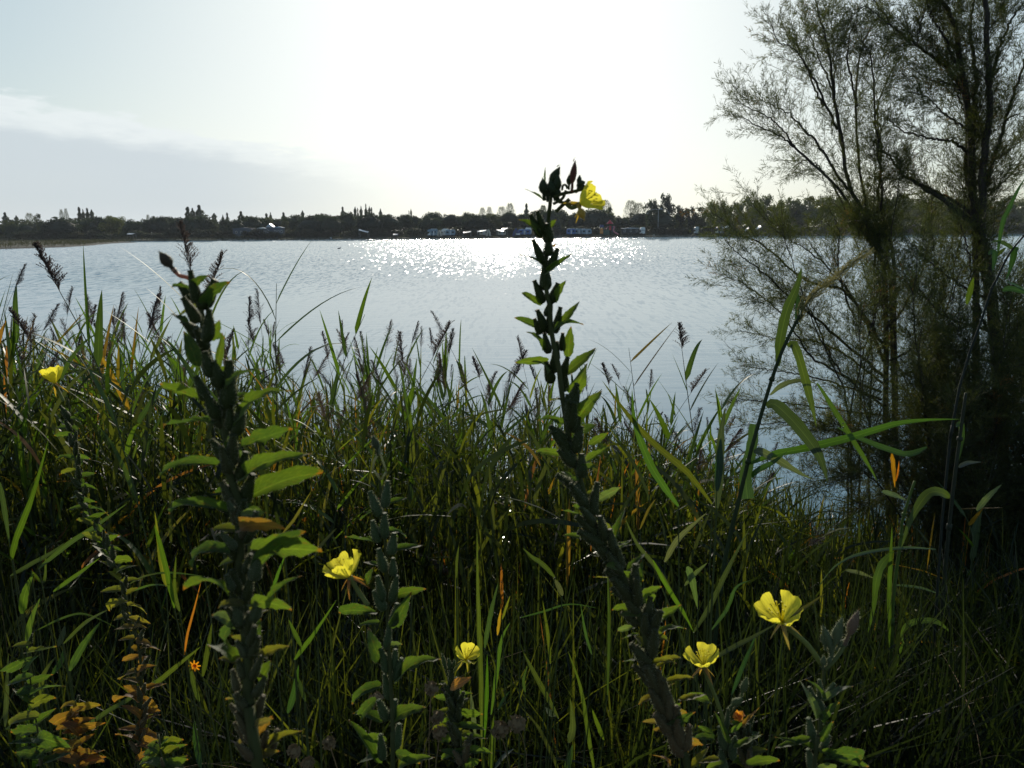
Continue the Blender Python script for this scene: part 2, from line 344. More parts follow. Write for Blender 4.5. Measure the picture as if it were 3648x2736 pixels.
# far bank: low shore 320 m out with a spit reaching in on the left
def far_edge(x): return 318 + 3 * mnoise.noise(Vector((x * .02, 3, 0))) + 1.2 * mnoise.noise(Vector((x * .15, 9, 0)))
fx = np.linspace(-900, 900, 361); v = []; 
rows = [(0, -1.9), (.8, -1.15), (3, -.75), (9, -.45), (30, -.3), (400, 0), (2500, 0)]
for dy, z in rows:
    for x in fx: v.append((x, far_edge(x) + dy, z + .1 * mnoise.noise(Vector((x * .3, dy, 0)))))
n_ = len(fx); f = np.array([(j * n_ + i, j * n_ + i + 1, (j + 1) * n_ + i + 1, (j + 1) * n_ + i) for j in range(len(rows) - 1) for i in range(n_ - 1)])
props(part('far_bank_ground', mesh_of('far_bank_ground', v, f, M['far_ground'], smooth=True)), 'low dark shore across the lake', kind='structure')
# spit
def spit_edge(y):    # right-hand edge of the land on the left, by distance
    return float(np.interp(y, [100, 140, 158, 172, 184, 205, 240, 262, 272, 280, 300, 325], [-190, -125, -107, -104, -103, -109, -122, -129, -128, -142, -170, -260])) + .8 * mnoise.noise(Vector((y * .2, 1, 0)))
sp_ = []; ys = np.linspace(100, 330, 116)
for j, (q, z) in enumerate(((0, -1.7), (1.2, -1.2), (5, -.95), (14, -.75), (60, -.6), (400, -.6))):
    for y in ys: sp_.append((spit_edge(y) - q, y, z + .12 * mnoise.noise(Vector((y * .3, q, 0)))))
ns = len(ys); spf = np.array([(j * ns + i, j * ns + i + 1, (j + 1) * ns + i + 1, (j + 1) * ns + i) for j in range(5) for i in range(ns - 1)])
props(part('grassy_spit_ground', mesh_of('grassy_spit_ground', sp_, spf, simple('spit_grass_ground', (.035, .033, .02), .95, var=.5, scale=.5), smooth=True)), 'low grassy spit reaching into the lake from the left', kind='structure')

# ------------------------------------------------------------------ far trees
def sph(n, r=rng):
    v = r.normal(size=(n, 3)); return v / np.linalg.norm(v, axis=1, keepdims=True)
def cards(cen, size, r, aspect=1.0, updir=None):
    """small three-cornered leaf clumps scattered at cen"""
    n = len(cen); a = sph(n, r); 
    if updir is not None: a = a * .55 + updir; a /= np.linalg.norm(a, axis=1, keepdims=True)
    b = np.cross(a, sph(n, r)); b /= np.linalg.norm(b, axis=1, keepdims=True) + 1e-9
    s = (size * r.uniform(.6, 1.3, n))[:, None]
    v = np.stack([cen - b * s * .5 * aspect - a * s * .4, cen + b * s * .5 * aspect - a * s * .3, cen + a * s * .65], 1)
    return v.reshape(-1, 3), np.arange(n * 3).reshape(-1, 3)
def crown_mesh(kind, seed):
    r = np.random.default_rng(seed)
    if kind == 'pine':          # flat-topped umbrella, width 1, height .5, bottom at z=0
        cl = sph(46, r); cl[:, 2] = np.abs(cl[:, 2]); cl *= r.uniform(.78, 1.0, (46, 1)); cl *= np.array([.44, .44, .40])
        cl[:, 2] += .04; pts = (cl[r.integers(0, 46, 3600)] + sph(3600, r) * (r.uniform(0, 1, (3600, 1)) ** .4) * np.array([.13, .13, .085]))
        pts[:, 2] = np.maximum(pts[:, 2], -.01 + r.uniform(0, .05, 3600)); v, f = cards(pts, .042, r)
        core = G()
        ring = []
        for zz, rr in ((.02, .36), (.12, .42), (.25, .36), (.33, .24), (.38, .05)):
            ring += [(rr * math.cos(a) * r.uniform(.9, 1.05), rr * math.sin(a) * r.uniform(.9, 1.05), zz) for a in np.linspace(0, 2 * math.pi, 15)[:-1]]
        fc = [(k * 14 + i, k * 14 + (i + 1) % 14, (k + 1) * 14 + i) for k in range(4) for i in range(14)] + [(k * 14 + (i + 1) % 14, (k + 1) * 14 + (i + 1) % 14, (k + 1) * 14 + i) for k in range(4) for i in range(14)] + [(0, i + 1, i) for i in range(1, 13)]
        b = len(v); v = np.vstack([v, np.array(ring)]); f = np.vstack([f, np.array(fc) + b])
    elif kind == 'poplar':      # narrow column, width 1 height 1 (scaled)
        n = 2200; t = r.uniform(0, 1, n); rad = np.sin(np.pi * (t * .9 + .08)) ** .7 * (.32 + .16 * np.sin(t * 23 + seed) * np.sin(t * 9))
        a = r.uniform(0, 2 * np.pi, n); q = r.uniform(.1, 1, n) ** .5; lobes = 1 + .25 * np.sin(a * 3 + seed + t * 6)
        pts = np.stack([np.cos(a) * rad * q * lobes, np.sin(a) * rad * q * lobes, t], 1); v, f = cards(pts, .11, r, .8, np.array([0, 0, 1.0])); v[:, 2] = pts.repeat(3, 0)[:, 2] + (v[:, 2] - pts.repeat(3, 0)[:, 2]) * .35
    elif kind == 'broad':       # rounded crown with gaps, width 1 height 1
        cl = sph(26, r) * r.uniform(.35, 1, (26, 1)) * np.array([.4, .4, .42]) + np.array([0, 0, .5])
        n = 3000; k = r.integers(0, 26, n); pts = cl[k] + sph(n, r) * (r.uniform(0, 1, (n, 1)) ** .5) * (.10 + .07 * r.random(26)[k])[:, None]
        v, f = cards(pts, .05, r)
    elif kind == 'airy':        # pale, half-bare crown of fine twigs
        n = 1500; a = r.uniform(0, 2 * np.pi, n); t = r.uniform(.05, 1, n) ** .8; rad = .48 * np.sin(np.pi * np.clip(t * .85 + .1, 0, 1)) ** .6 * r.uniform(.1, 1, n) ** .5
        pts = np.stack([np.cos(a) * rad, np.sin(a) * rad, t], 1); d = np.stack([np.cos(a) * .5, np.sin(a) * .5, np.full(n, .9)], 1)
        v, f = cards(pts, .10, r, .12, d)
    elif kind == 'shrub':
        cl = sph(20, r); cl[:, 2] = np.abs(cl[:, 2]); cl *= r.uniform(.4, 1, (20, 1)) * np.array([.42, .42, .72])
        n = 2400; k = r.integers(0, 20, n); pts = cl[k] + sph(n, r) * (r.uniform(0, 1, (n, 1)) ** .5) * np.array([.15, .15, .2]); pts[:, 2] = np.maximum(pts[:, 2], .0)
        v, f = cards(pts, .075, r, .6, np.array([0, 0, .6]))
    return mesh_of(kind + '_crown', v, f, M['farleaf'])
CR = {k: [crown_mesh(k, 10 * i + 3) for i in range(n)] for k, n in (('pine', 5), ('poplar', 4), ('broad', 5), ('airy', 4), ('shrub', 5))}
def trunk_mesh(kind):
    g = G()
    if kind == 'pine':
        g.tube([(0, 0, 0), (.03, 0, .5), (0, .02, 1)], [.035, .026, .02], 6)
        for a in (0.3, 2.0, 3.6, 5.2): g.tube([(0, .01, .72), (.16 * math.cos(a), .16 * math.sin(a), 1.12)], [.014, .008], 4)
    else:
        g.tube([(0, 0, 0), (.02, 0, .5), (0, .02, 1)], [.03, .022, .006], 5)
        for i in range(9):
            a = i * 2.4; z = .3 + .06 * i; g.tube([(0, 0, z), (.13 * math.cos(a), .13 * math.sin(a), z + .2)], [.010, .003], 3)
    return g.mesh('trunk', M['bark'])
TR = {'pine': trunk_mesh('pine'), 'other': trunk_mesh('other')}
tree_i = 0
def far_tree(kind, px, ytop, wpx, d, col, label, cat, group, name, crown_from=None):
    global tree_i; tree_i += 1
    top = P(px, ytop, d); gz = -.45; wm = wpx * pxm(d); h = top.z - gz; loc = Vector((top.x, top.y, gz))
    if kind == 'pine': ch = min(wm * .62, h * .72) if crown_from is None else h * crown_from
    elif kind == 'poplar': ch = h * .93
    elif kind == 'shrub': ch = h
    else: ch = h * (.86 if kind == 'airy' else .97)
    t = thing(name, loc, label, cat, group)
    cm = CR[kind][tree_i % len(CR[kind])]
    sc = Matrix.Translation(loc + Vector((0, 0, h - ch))) @ Matrix.Rotation(tree_i * 2.1, 4, 'Z') @ Matrix.Diagonal((wm, wm, ch * (2.1 if kind == 'pine' else 1.0), 1))
    part('crown', cm, t, sc, col)
    if kind != 'shrub':
        tm = TR['pine' if kind == 'pine' else 'other']; part('trunk', tm, t, Matrix.Translation(loc) @ Matrix.Rotation(tree_i, 4, 'Z') @ Matrix.Diagonal((wm if kind == 'pine' else h * .45, wm if kind == 'pine' else h * .45, (h - ch) if kind == 'pine' else h * .92, 1)))
    return t
DK = (.030, .042, .024); OL = (.062, .070, .030); YG = (.095, .105, .035); GY = (.045, .050, .036); PALE = (.11, .115, .09); VD = (.022, .032, .020)
def z1(p): return p[0] / 1.843, 600 + p[1] / 1.843, p[2] / 1.843
def z2(p): return 1100 + p[0] / 2.458, 640 + p[1] / 2.458, p[2] / 2.458
def z3(p): return 1900 + p[0] / 2.212, 640 + p[1] / 2.212, p[2] / 2.212
pines = [z1(p) for p in ((390, 322, 230), (170, 357, 120), (560, 328, 150), (650, 318, 180), (760, 336, 190), (870, 335, 140), (960, 327, 150), (1040, 313, 190), (1110, 318, 150), (1190, 320, 150), (1330, 306, 150), (1370, 345, 200),
        (1480, 332, 120), (1550, 335, 120), (1660, 311, 140), (1730, 325, 120), (1830, 330, 140), (1930, 303, 180), (2050, 312, 220), (2110, 299, 220), (490, 345, 130), (250, 350, 150), (1250, 325, 140), (90, 365, 120), (0, 362, 130))]
pines += [z2(p) for p in ((80, 300, 230), (190, 312, 210), (20, 335, 180), (340, 289, 210), (410, 318, 240), (530, 291, 240), (700, 296, 230), (830, 302, 170), (930, 318, 190), (1090, 281, 210), (1060, 316, 220), (1230, 296, 160),
        (1320, 318, 140), (1390, 289, 190), (1470, 304, 270), (1750, 276, 140), (1880, 292, 220), (2010, 272, 260), (2110, 268, 220), (600, 315, 200), (260, 318, 180), (1620, 300, 220))]
pines += [z3(p) for p in ((180, 234, 260), (60, 240, 200), (500, 226, 270), (690, 286, 140), (830, 256, 210), (1010, 242, 210), (340, 262, 160), (2110, 192, 150))]
def where(px): return ('left of the two tall poplars' if px < 620 else 'around the pale cabins' if px < 1080 else 'between the cabins and the caravans' if px < 1480 else 'behind the caravans and awnings' if px < 2120 else 'between the playground and the lamp mast' if px < 2360 else 'behind the big tamarisks on the right')
for i, (px, py, wd) in enumerate(pines):
    w_ = where(px)
    far_tree('pine', px, py, wd * 1.08, 338 + (i * 37 % 30), DK if i % 3 else VD, 'dark umbrella pine with a flat rounded crown ' + w_, 'tree', 'umbrella pines ' + w_, 'umbrella_pine')
poplars = [z1(p) for p in ((30, 290, 40), (105, 310, 28), (517, 255, 30), (543, 270, 20), (570, 262, 30), (600, 272, 28), (1230, 254, 42), (1262, 262, 34), (1305, 242, 50), (1405, 295, 36), (1490, 292, 22), (1462, 305, 18), (1580, 283, 44), (1620, 312, 52), (1748, 296, 30), (1775, 290, 18), (1860, 290, 36), (1986, 278, 26), (1395, 340, 60), (1870, 330, 44))]
poplars += [z2(p) for p in ((295, 240, 42), (405, 240, 28), (427, 250, 18), (457, 235, 28), (498, 215, 25), (530, 235, 24), (548, 245, 24), (627, 257, 34), (876, 270, 14), (895, 258, 20), (1905, 212, 42))]
for i, (px, py, wd) in enumerate(poplars):
    far_tree('poplar', px, py, wd * 1.65, 352 if i in (12, 13, 18, 19) else 392 + i % 7, OL if i in (12, 13, 18, 19) else (.07, .08, .055), 'slim upright poplar above the pines ' + where(px), 'tree', 'poplars ' + where(px), 'poplar_tree')
airy = [z1(p) for p in ((400, 272, 34), (430, 265, 30), (190, 294, 60), (970, 305, 30))] + [z2(p) for p in ((1520, 248, 70), (1580, 240, 60), (1690, 238, 90), (1760, 210, 90), (2050, 228, 70))] + [z3(p) for p in ((560, 162, 130), (770, 165, 110), (830, 186, 120), (80, 205, 70), (1740, 95, 80))]
for i, (px, py, wd) in enumerate(airy):
    far_tree('airy', px, py, wd * 1.2, 372 + i % 9, PALE, 'pale half-bare tree standing up ' + where(px), 'tree', 'half-bare trees ' + where(px), 'bare_tree')
broad = [(z1((50, 330, 90)), OL, 'olive green bushy tree at the left end of the far shore'), (z1((250, 291, 72)), OL, 'small olive tree rising left of the long row of pines'), (z1((740, 297, 170)), YG, 'broad yellow-green tree showing above the pines on the left'),
         (z1((1765, 318, 110)), (.08, .09, .045), 'pale grey-green tree above the cabins on the far shore'), (z2((640, 300, 150)), (.07, .08, .035), 'tall pale pyramid-shaped tree beside the white slanted awning'),
         (z2((1620, 276, 240)), OL, 'olive green domed tree with bare twigs behind it'), (z3((600, 205, 130)), YG, 'yellow-green tree right above the red playground roof'),
         (z3((935, 130, 130)), (.03, .045, .025), 'green crown left of the tallest dark tree on the far shore'), (z3((1052, 105, 150)), VD, 'tallest and darkest tree on the far shore, behind the lamp mast'),
         (z3((1160, 178, 120)), VD, 'dark loose tree to the right of the tallest tree'), (z3((1235, 190, 110)), VD, 'dark see-through tree with sky gaps right of the tall dark one'),
         (z3((1320, 208, 130)), OL, 'olive tree in the dip between the dark tree and the pale crowns'), (z3((1150, 250, 130)), YG, 'low yellow-green bushy tree below the dark see-through tree')]
for (p, c, lb) in broad: far_tree('broad', p[0], p[1], p[2] * 1.1, 350, c, lb, 'tree', None, 'broadleaf_tree')
for i, p in enumerate([(1400, 163, 140), (1480, 134, 170), (1590, 150, 150), (1690, 122, 170), (1760, 140, 150), (1840, 114, 190), (1950, 132, 170), (2060, 110, 180), (2180, 118, 200)] + [(2290 + k * 105, 105 + (k * 47 % 31), 200) for k in range(16)]):
    px, py, wd = z3(p); far_tree('broad', px, py, wd * 1.15, 345 + i * 7 % 13, ((.12, .13, .045), (.10, .11, .04), (.085, .095, .04))[i % 3], 'loose olive-green tree in the wood at the right of the far shore', 'tree', 'olive-green trees on the right of the far shore', 'broadleaf_tree')
for i in range(96):
    px = -60 + i * 39 + random.uniform(-14, 14); hpx = random.uniform(788, 812) - (px - 1824) * .0085
    dd = 330 + random.uniform(0, 5)
    far_tree('shrub', px, hpx, random.uniform(60, 105), dd, (.032 + .012 * random.random(), .036 + .008 * random.random(), .026), 'grey-brown tamarisk bush on the far shore ' + where(px), 'bush', 'far bushes ' + where(px), 'tamarisk_bush')
r = np.random.default_rng(55); n = 60000; x = r.uniform(-330, 330, n); top_ = 7.0 + 1.5 * np.sin(x * .05) + 1.2 * np.sin(x * .21 + 1) + np.clip((x - 60) * .03, 0, 3)
v, f = cards(np.stack([x, 372 + r.uniform(0, 14, n), -.4 + top_ * r.uniform(0, 1, n)], 1), 1.1, r, .8, np.array([0, 0, .3]))
props(part('far_woods', mesh_of('far_woods', v, f, M['farleaf']), color=(.028, .034, .02)), 'dark mass of woodland filling the gaps behind the far trees', 'woods', kind='stuff')
# low scrub at the water line and on the spit
r = np.random.default_rng(5); n = 16000; x = r.uniform(-260, 260, n); yy = np.array([far_edge(a) for a in x]) + r.uniform(1.2, 9, n); 
v, f = cards(np.stack([x, yy, -.75 + r.uniform(0, 1, n) ** 2 * 1.5 * (.5 + .5 * np.sin(x * .21) * np.sin(x * .057 + 1))], 1), 0.55, r, .5, np.array([0, 0, .8]))
props(part('shore_scrub_vegetation', mesh_of('shore_scrub', v, f, M['farleaf']), color=(.035, .036, .026)), 'low dark scrub along the water line of the far shore', 'scrub', kind='stuff')
n = 14000; ya = r.uniform(150, 300, n); x = np.array([spit_edge(a) for a in ya]) - 1.5 - 110 * r.uniform(0, 1, n) ** 1.6
v, f = cards(np.stack([x, ya, -.85 + r.uniform(0, .6, n)], 1), .5, r, .25, np.array([0, 0, 1.0]))
props(part('spit_grass', mesh_of('spit_grass', v, f, M['farleaf']), color=(.04, .038, .02)), 'brownish grass covering the low spit on the left', 'grass', kind='stuff')
# rocks at the water line
rk = []
for s in range(4):
    bm = bmesh.new(); bmesh.ops.create_icosphere(bm, subdivisions=1, radius=.5)
    for q in bm.verts: q.co *= 1 + .35 * mnoise.noise(q.co * 3 + Vector((s * 5, 0, 0))); q.co.z *= .55
    me = bpy.data.meshes.new('shore_rock'); bm.to_mesh(me); bm.free(); me.materials.append(M['rock']); rk.append(me)
for i in range(70):
    px = 780 + i * 30 + random.uniform(-14, 14); a = P(px, 850, 318); s = random.uniform(.5, 1.3)
    o = part('shore_rock', rk[i % 4], None, Matrix.Translation((a.x, far_edge(a.x) + .5, -1.15)) @ Matrix.Rotation(i, 4, 'Z') @ Matrix.Diagonal((s * 1.5, s, s * .7, 1)))
    props(o, 'small grey rock on the far water line ' + where(px), 'rock', 'shore rocks ' + where(px))

# ------------------------------------------------------------------ things on the far shore
FD = 324.0
def farpt(px, d=FD, z=-.4): a = P(px, 840, d); return Vector((a.x, d, z))
def sub(name, g, mats, parent, smooth=False): return part(name, g.mesh(name, mats, smooth), parent)
def box_part(name, c, d, mat, parent, taper=1.0):
    g = G(); g.box(c, d, taper=taper); return sub(name, g, M[mat], parent)
def wheel(c, parent, r_=.33):
    g = G(); g.tube([(c[0] - .1, c[1], c[2]), (c[0] + .1, c[1], c[2])], r_, 10); w_ = sub('wheel', g, M['rubber'], parent)
    g = G(); g.tube([(c[0] - .12, c[1], c[2]), (c[0] + .12, c[1], c[2])], r_ * .5, 8); sub('rim', g, M['steel'], w_)
def prism(g, prof, y0, y1, m=0):
    n = len(prof); v = [(a, y0, b) for a, b in prof] + [(a, y1, b) for a, b in prof]
    g.add(v, [tuple(range(n)), tuple(range(2 * n - 1, n - 1, -1))] + [(i, i + n, (i + 1) % n + n, (i + 1) % n) for i in range(n)], m=m)
def motorhome(px, wpx, label, body='pale', rot=0.0, d=FD, flip=False):
    L = wpx * pxm(d); t = thing('motorhome', farpt(px, d), label, 'motorhome', None, rot)
    s = -1 if flip else 1; g = G(); prism(g, [(s * a * L, b) for a, b in ((-.5, .95), (-.5, 1.15), (-.52, 1.9), (-.46, 2.7), (-.2, 2.95), (.48, 2.95), (.5, 2.8), (.5, .45), (-.22, .45), (-.26, 1.85), (-.5, 1.9))] if False else [(s * a * L, b) for a, b in ((-.22, .45), (-.24, 1.8), (-.52, 1.95), (-.48, 2.65), (-.3, 2.95), (.48, 2.95), (.5, 2.8), (.5, .45))], -1.05, 1.05)
    sub('body', g, M[body], t)
    g = G(); prism(g, [(s * a * L, b) for a, b in ((-.5, .45), (-.5, .95), (-.38, 1.15), (-.25, 1.78), (-.225, 1.78), (-.225, .45))], -.95, .95); cb = sub('cab', g, M['white'], t)
    g = G(); prism(g, [(s * a * L, b) for a, b in ((-.376, 1.2), (-.395, 1.22), (-.275, 1.76), (-.262, 1.74))], -.85, .85); sub('windshield', g, M['glass'], cb)
    for a, wd in ((-.02, .13), (.26, .12)): box_part('window', (s * a * L, -1.062, 1.85), (wd * L, .02, .5), 'glass', t)
    box_part('door', (s * .12 * L, -1.06, 1.35), (.1 * L, .018, 1.6), 'white', t)
    box_part('roof_rack', (s * .2 * L, 0, 3.03), (.4 * L, 1.5, .14), 'white', t); box_part('roof_vent', (s * -.1 * L, 0, 3.04), (.5, .5, .16), 'white', t)
    for a in (-.36, .3):
        for y in (-.92, .92):
            g = G(); g.tube([(s * a * L, y - .1, .34), (s * a * L, y + .1, .34)], .34, 10); sub('wheel', g, M['rubber'], t)
    return t
def caravan(px, wpx, label, body='teal', h=2.5, d=FD, roofm='white', rot=0):
    L = wpx * pxm(d); t = thing('caravan', farpt(px, d), label, 'caravan', None, rot)
    g = G(); prism(g, [(a * L, b * h) for a, b in ((-.44, .2), (-.5, .35), (-.5, .72), (-.42, .95), (.42, .95), (.5, .75), (.5, .35), (.44, .2))], -1.05, 1.05); sub('body', g, M[body], t)
    box_part('roof', (0, 0, h * .975), (.84 * L, 1.9, .1), roofm, t, .93)
    for a in (-.28, .27): box_part('window', (a * L, -1.062, h * .62), (.2 * L, .02, h * .22), 'glass', t)
    box_part('door', (0.02 * L, -1.06, h * .5), (.14 * L, .018, h * .62), 'pale', t)
    box_part('roof_vent', (-.2 * L, 0, h * 1.03), (.45, .45, .13), 'white', t)
    for y in (-.95, .95):
        g = G(); g.tube([(0, y - .09, .32), (0, y + .09, .32)], .32, 10); sub('wheel', g, M['rubber'], t)
    g = G(); g.tube([(-.48 * L, -.5, .5), (-.62 * L, 0, .5), (-.48 * L, .5, .5)], .05, 4); sub('tow_bar', g, M['steel'], t)
    return t
def awning(px, py, wpx, tilt, label, d=FD - 2, dep=2.6, col='white', group=None):
    """flat fabric roof on four thin legs, one side higher than the other"""
    c = P(px, py, d); L = wpx * pxm(d); t = thing('awning', (c.x, c.y, -.4), label, 'awning', group); zc = c.z + .4
    dz = math.tan(tilt) * L / 2; g = G(); sag = [(-.5, dz), (-.25, dz * .5 - .06), (0, -.08), (.25, -dz * .5 - .06), (.5, -dz)]
    nn = len(sag); v = []
    for y, yz in ((-dep / 2, -.22), (0, .1), (dep / 2, .18)): v += [(a * L, y, zc + b + yz) for a, b in sag]
    v += [(a, b, c_ - .05) for a, b, c_ in v]; K = 3 * nn
    f = [(j * nn + i, j * nn + i + 1, (j + 1) * nn + i + 1, (j + 1) * nn + i) for j in range(2) for i in range(nn - 1)]; f += [tuple(q + K for q in ff_[::-1]) for ff_ in f]
    f += [(i + 1, i, i + K, i + 1 + K) for i in range(nn - 1)] + [(2 * nn + i, 2 * nn + i + 1, 2 * nn + i + 1 + K, 2 * nn + i + K) for i in range(nn - 1)]
    g.add(v, f); sub('canopy', g, M[col], t)
    for a, b in ((-.48, dz), (.48, -dz)):
        for y in (-dep / 2 + .1, dep / 2 - .1):
            g = G(); g.tube([(a * L, y, 0), (a * L, y, zc + b - .1)], .04, 5); sub('leg', g, M['steel'], t)
    return t
def tent(px, wpx, hm, mat, label, d=FD - 1):
    L = wpx * pxm(d); t = thing('tent', farpt(px, d), label, 'tent'); g = G()
    prism(g, [(-.5 * L, 0), (-.34 * L, hm * .55), (-.05 * L, hm), (.08 * L, hm), (.36 * L, hm * .5), (.5 * L, 0)], -1.3, 1.3); sub('fabric', g, M[mat], t)
    g = G(); prism(g, [(-.16 * L, .05), (-.02 * L, hm * .8), (.12 * L, .05)], -1.33, -1.305); sub('door_flap', g, M['dark'], t); return t
def cabin(px, wpx, h, label, wall='pale', roofm='steel', d=FD + 3, nwin=3, gable=False):
    L = wpx * pxm(d); t = thing('cabin', farpt(px, d), label, 'cabin'); g = G(); g.box((0, 0, h * .43), (L, 2.8, h * .86)); sub('wall', g, M[wall], t)
    g = G(); prism(g, [(-.53 * L, h * .86), (-.53 * L, h * .9), (0, h * (1.15 if gable else .99)), (.53 * L, h * .9), (.53 * L, h * .86)], -1.55, 1.55); sub('roof', g, M[roofm], t)
    for i in range(nwin): 
        a = (-.33 + .66 * i / max(nwin - 1, 1)) * L; fr = box_part('window', (a, -1.415, h * .55), (.7, .03, .9), 'white', t); g = G(); g.box((a, -1.44, h * .55), (.56, .02, .76)); sub('pane', g, M['glass'], fr)
    return t
motorhome(1542, 34, 'blue-grey motorhome with overcab bed, leftmost of the campers', 'teal')
tent(1566, 18, 2.6, 'cream', 'pale pointed tent just right of the leftmost motorhome')
caravan(1605, 34, 'blue-grey square caravan right of the pale pointed tent', 'teal', 2.7)
motorhome(1584, 20, 'white-roofed van tucked in left of the square caravan', 'white', d=FD + 3)
awning(1664, 826, 27, R(-6), 'small white awning over camp furniture, right of the square caravan')
awning(1716, 822, 30, R(-7), 'double white awning between the thicket and the brown tent')
caravan(1724, 30, 'brown-grey caravan behind the double white awning', 'cream', 2.5, FD + 3)
tent(1741, 17, 2.7, 'cream', 'brownish pointed tent right of the double white awning')
awning(1782, 820, 24, R(8), 'long white awning, left one of the two overlapping near the primrose stem')
awning(1798, 814, 20, R(-8), 'short white awning, right and higher of the two overlapping ones', FD + 2)
caravan(1788, 28, 'dark caravan under the two overlapping awnings', 'cream', 2.2, FD + 3)
tent(1838, 26, 3.1, 'navy', 'dark blue pointed tent left of the blue awning')
caravan(1868, 44, 'caravan with bright blue sides beside the tall primrose stem', 'blue', 2.7)
awning(1845, 833, 14, 0, 'small pale canopy in front of the blue-sided caravan', FD - 4)
caravan(1882, 22, 'white round-roofed caravan behind the blue-sided one', 'white', 3.3, FD + 4)
caravan(2034, 30, 'blue caravan with a bright roof, left of the grey pair', 'blue', 2.8)
caravan(2062, 34, 'grey caravan in the middle of the row left of the playground', 'teal', 2.7, FD + 1)
caravan(2089, 34, 'grey-blue caravan at the right end of the row left of the playground', 'teal', 2.6, FD - 1)
cabin(2245, 62, 3.0, 'low grey holiday cabin with a pale roof right of the playground', 'dark', 'pale', nwin=3)
motorhome(2288, 16, 'small white van end beside the low grey cabin', 'white')
motorhome(2562, 26, 'dark blue van parked under the slanted white awning', 'navy')
awning(2583, 809, 22, R(-16), 'bright white awning slanting up to the right above the dark blue van')
awning(2700, 811, 18, R(-32), 'steep white awning seen through the twigs of the big shrub')
awning(2660, 816, 16, R(-34), 'grey steep awning left of the steep white one', col='pale')
awning(1296, 822, 32, R(15), 'bright white awning slanting down to the right beside the pale pyramid-shaped tree')
awning(1409, 834, 15, 0, 'small flat white canopy in the dark thicket', FD)
motorhome(2480, 14, 'tiny pale van half hidden in bushes right of the lamp mast', 'pale')
cabin(937, 30, 4.3, 'bright flat-roofed cabin between two grey ones', 'shade', 'white', nwin=2, d=FD + 6)
cabin(966, 22, 5.0, 'small grey gabled cabin right of the bright roof', 'shade', 'pale', nwin=1, d=FD + 6, gable=True)
cabin(996, 32, 4.6, 'blue-grey cabin with three small windows', 'shade', 'teal', nwin=3, d=FD + 6)
cabin(872, 72, 4.3, 'long pale grey cabin half hidden by a tall tree', 'shade', 'shade', nwin=4, d=FD + 7)
awning(468, 832, 22, 0, 'thin pale canopy by itself near the left end of the far shore', FD + 2)
# playground tower with roofs and slides
t = thing('playground_tower', farpt(2172, FD - 2), 'coloured playground climbing frame with red and blue roofs and slides', 'climbing frame')
for x in (-.9, .9, -4.0, -2.6):
    for y in (-.9, .9):
        g = G(); g.tube([(x, y, 0), (x, y, 4.6 if x > -2 else 3.2)], .09, 6); sub('post', g, M['greenp'], t)
g = G(); g.tube([(0, 0, 4.55), (0, 0, 4.62), (0, 0, 5.9), (0, 0, 6.15)], [1.5, 1.45, .25, .02], 8); sub('red_roof', g, M['red'], t)
g = G(); prism(g, [(-4.2, 3.2), (-3.9, 4.2), (-2.7, 4.2), (-2.4, 3.2)], -1, 1); sub('blue_roof', g, M['navy'], t)
box_part('platform', (0, 0, 2.0), (2, 2, .15), 'greenp', t); box_part('platform', (-3.3, 0, 1.5), (1.6, 2, .15), 'greenp', t)
box_part('red_panel', (0, -1.0, 2.9), (.9, .08, 1.7), 'red', t); box_part('side_panel', (1.1, -.2, 2.4), (.2, 1.6, 2.2), 'navy', t)
box_part('orange_panel', (-3.5, -1.05, 2.3), (1.3, .08, .9), 'orange', t); box_part('orange_panel', (-3.5, -1.05, 1.2), (1.3, .08, 1.1), 'orange', t)
box_part('green_panel', (-1.4, -.9, 1.1), (2.4, .08, 2.0), 'greenp', t)
g = G(); g.tube(spline([(1.2, 0, 3.4), (1.9, -.5, 3.2), (1.4, -.9, 2.3), (1.5, -1.2, 1.5), (2.6, -1.3, .7), (3.4, -1.3, .3)], 14), .3, 7); sub('slide', g, M['pink'], t)
g = G(); g.tube([(-.7, -.9, 3.5), (-2.1, -.9, 2.4)], .14, 6); sub('tube_rail', g, M['pink'], t)
# double-armed lamp mast
a = P(2346, 744, 336); t = thing('lamp_mast', (a.x, 336, -.4), 'tall thin lamp mast with two long curved arms over the far trees', 'lamp mast')
hh = a.z + .4; g = G(); g.tube([(0, 0, 0), (0, 0, hh)], [.14, .08], 6); sub('mast', g, M['steel'], t)
for s in (-1, 1):
    g = G(); g.tube(spline([(0, 0, hh - .3), (s * 1.8, 0, hh - .15), (s * 3.6, 0, hh - .7), (s * 4.6, 0, hh - 1.8)], 9), .07, 5); ar = sub('arm', g, M['steel'], t)
    g = G(); g.box((s * 4.7, 0, hh - 1.95), (.7, .3, .16)); sub('lamp_head', g, M['pale'], ar)
g = G(); g.box((1.1, 0, hh + .1), (.35, .3, .5)); sub('top_box', g, M['pale'], t)
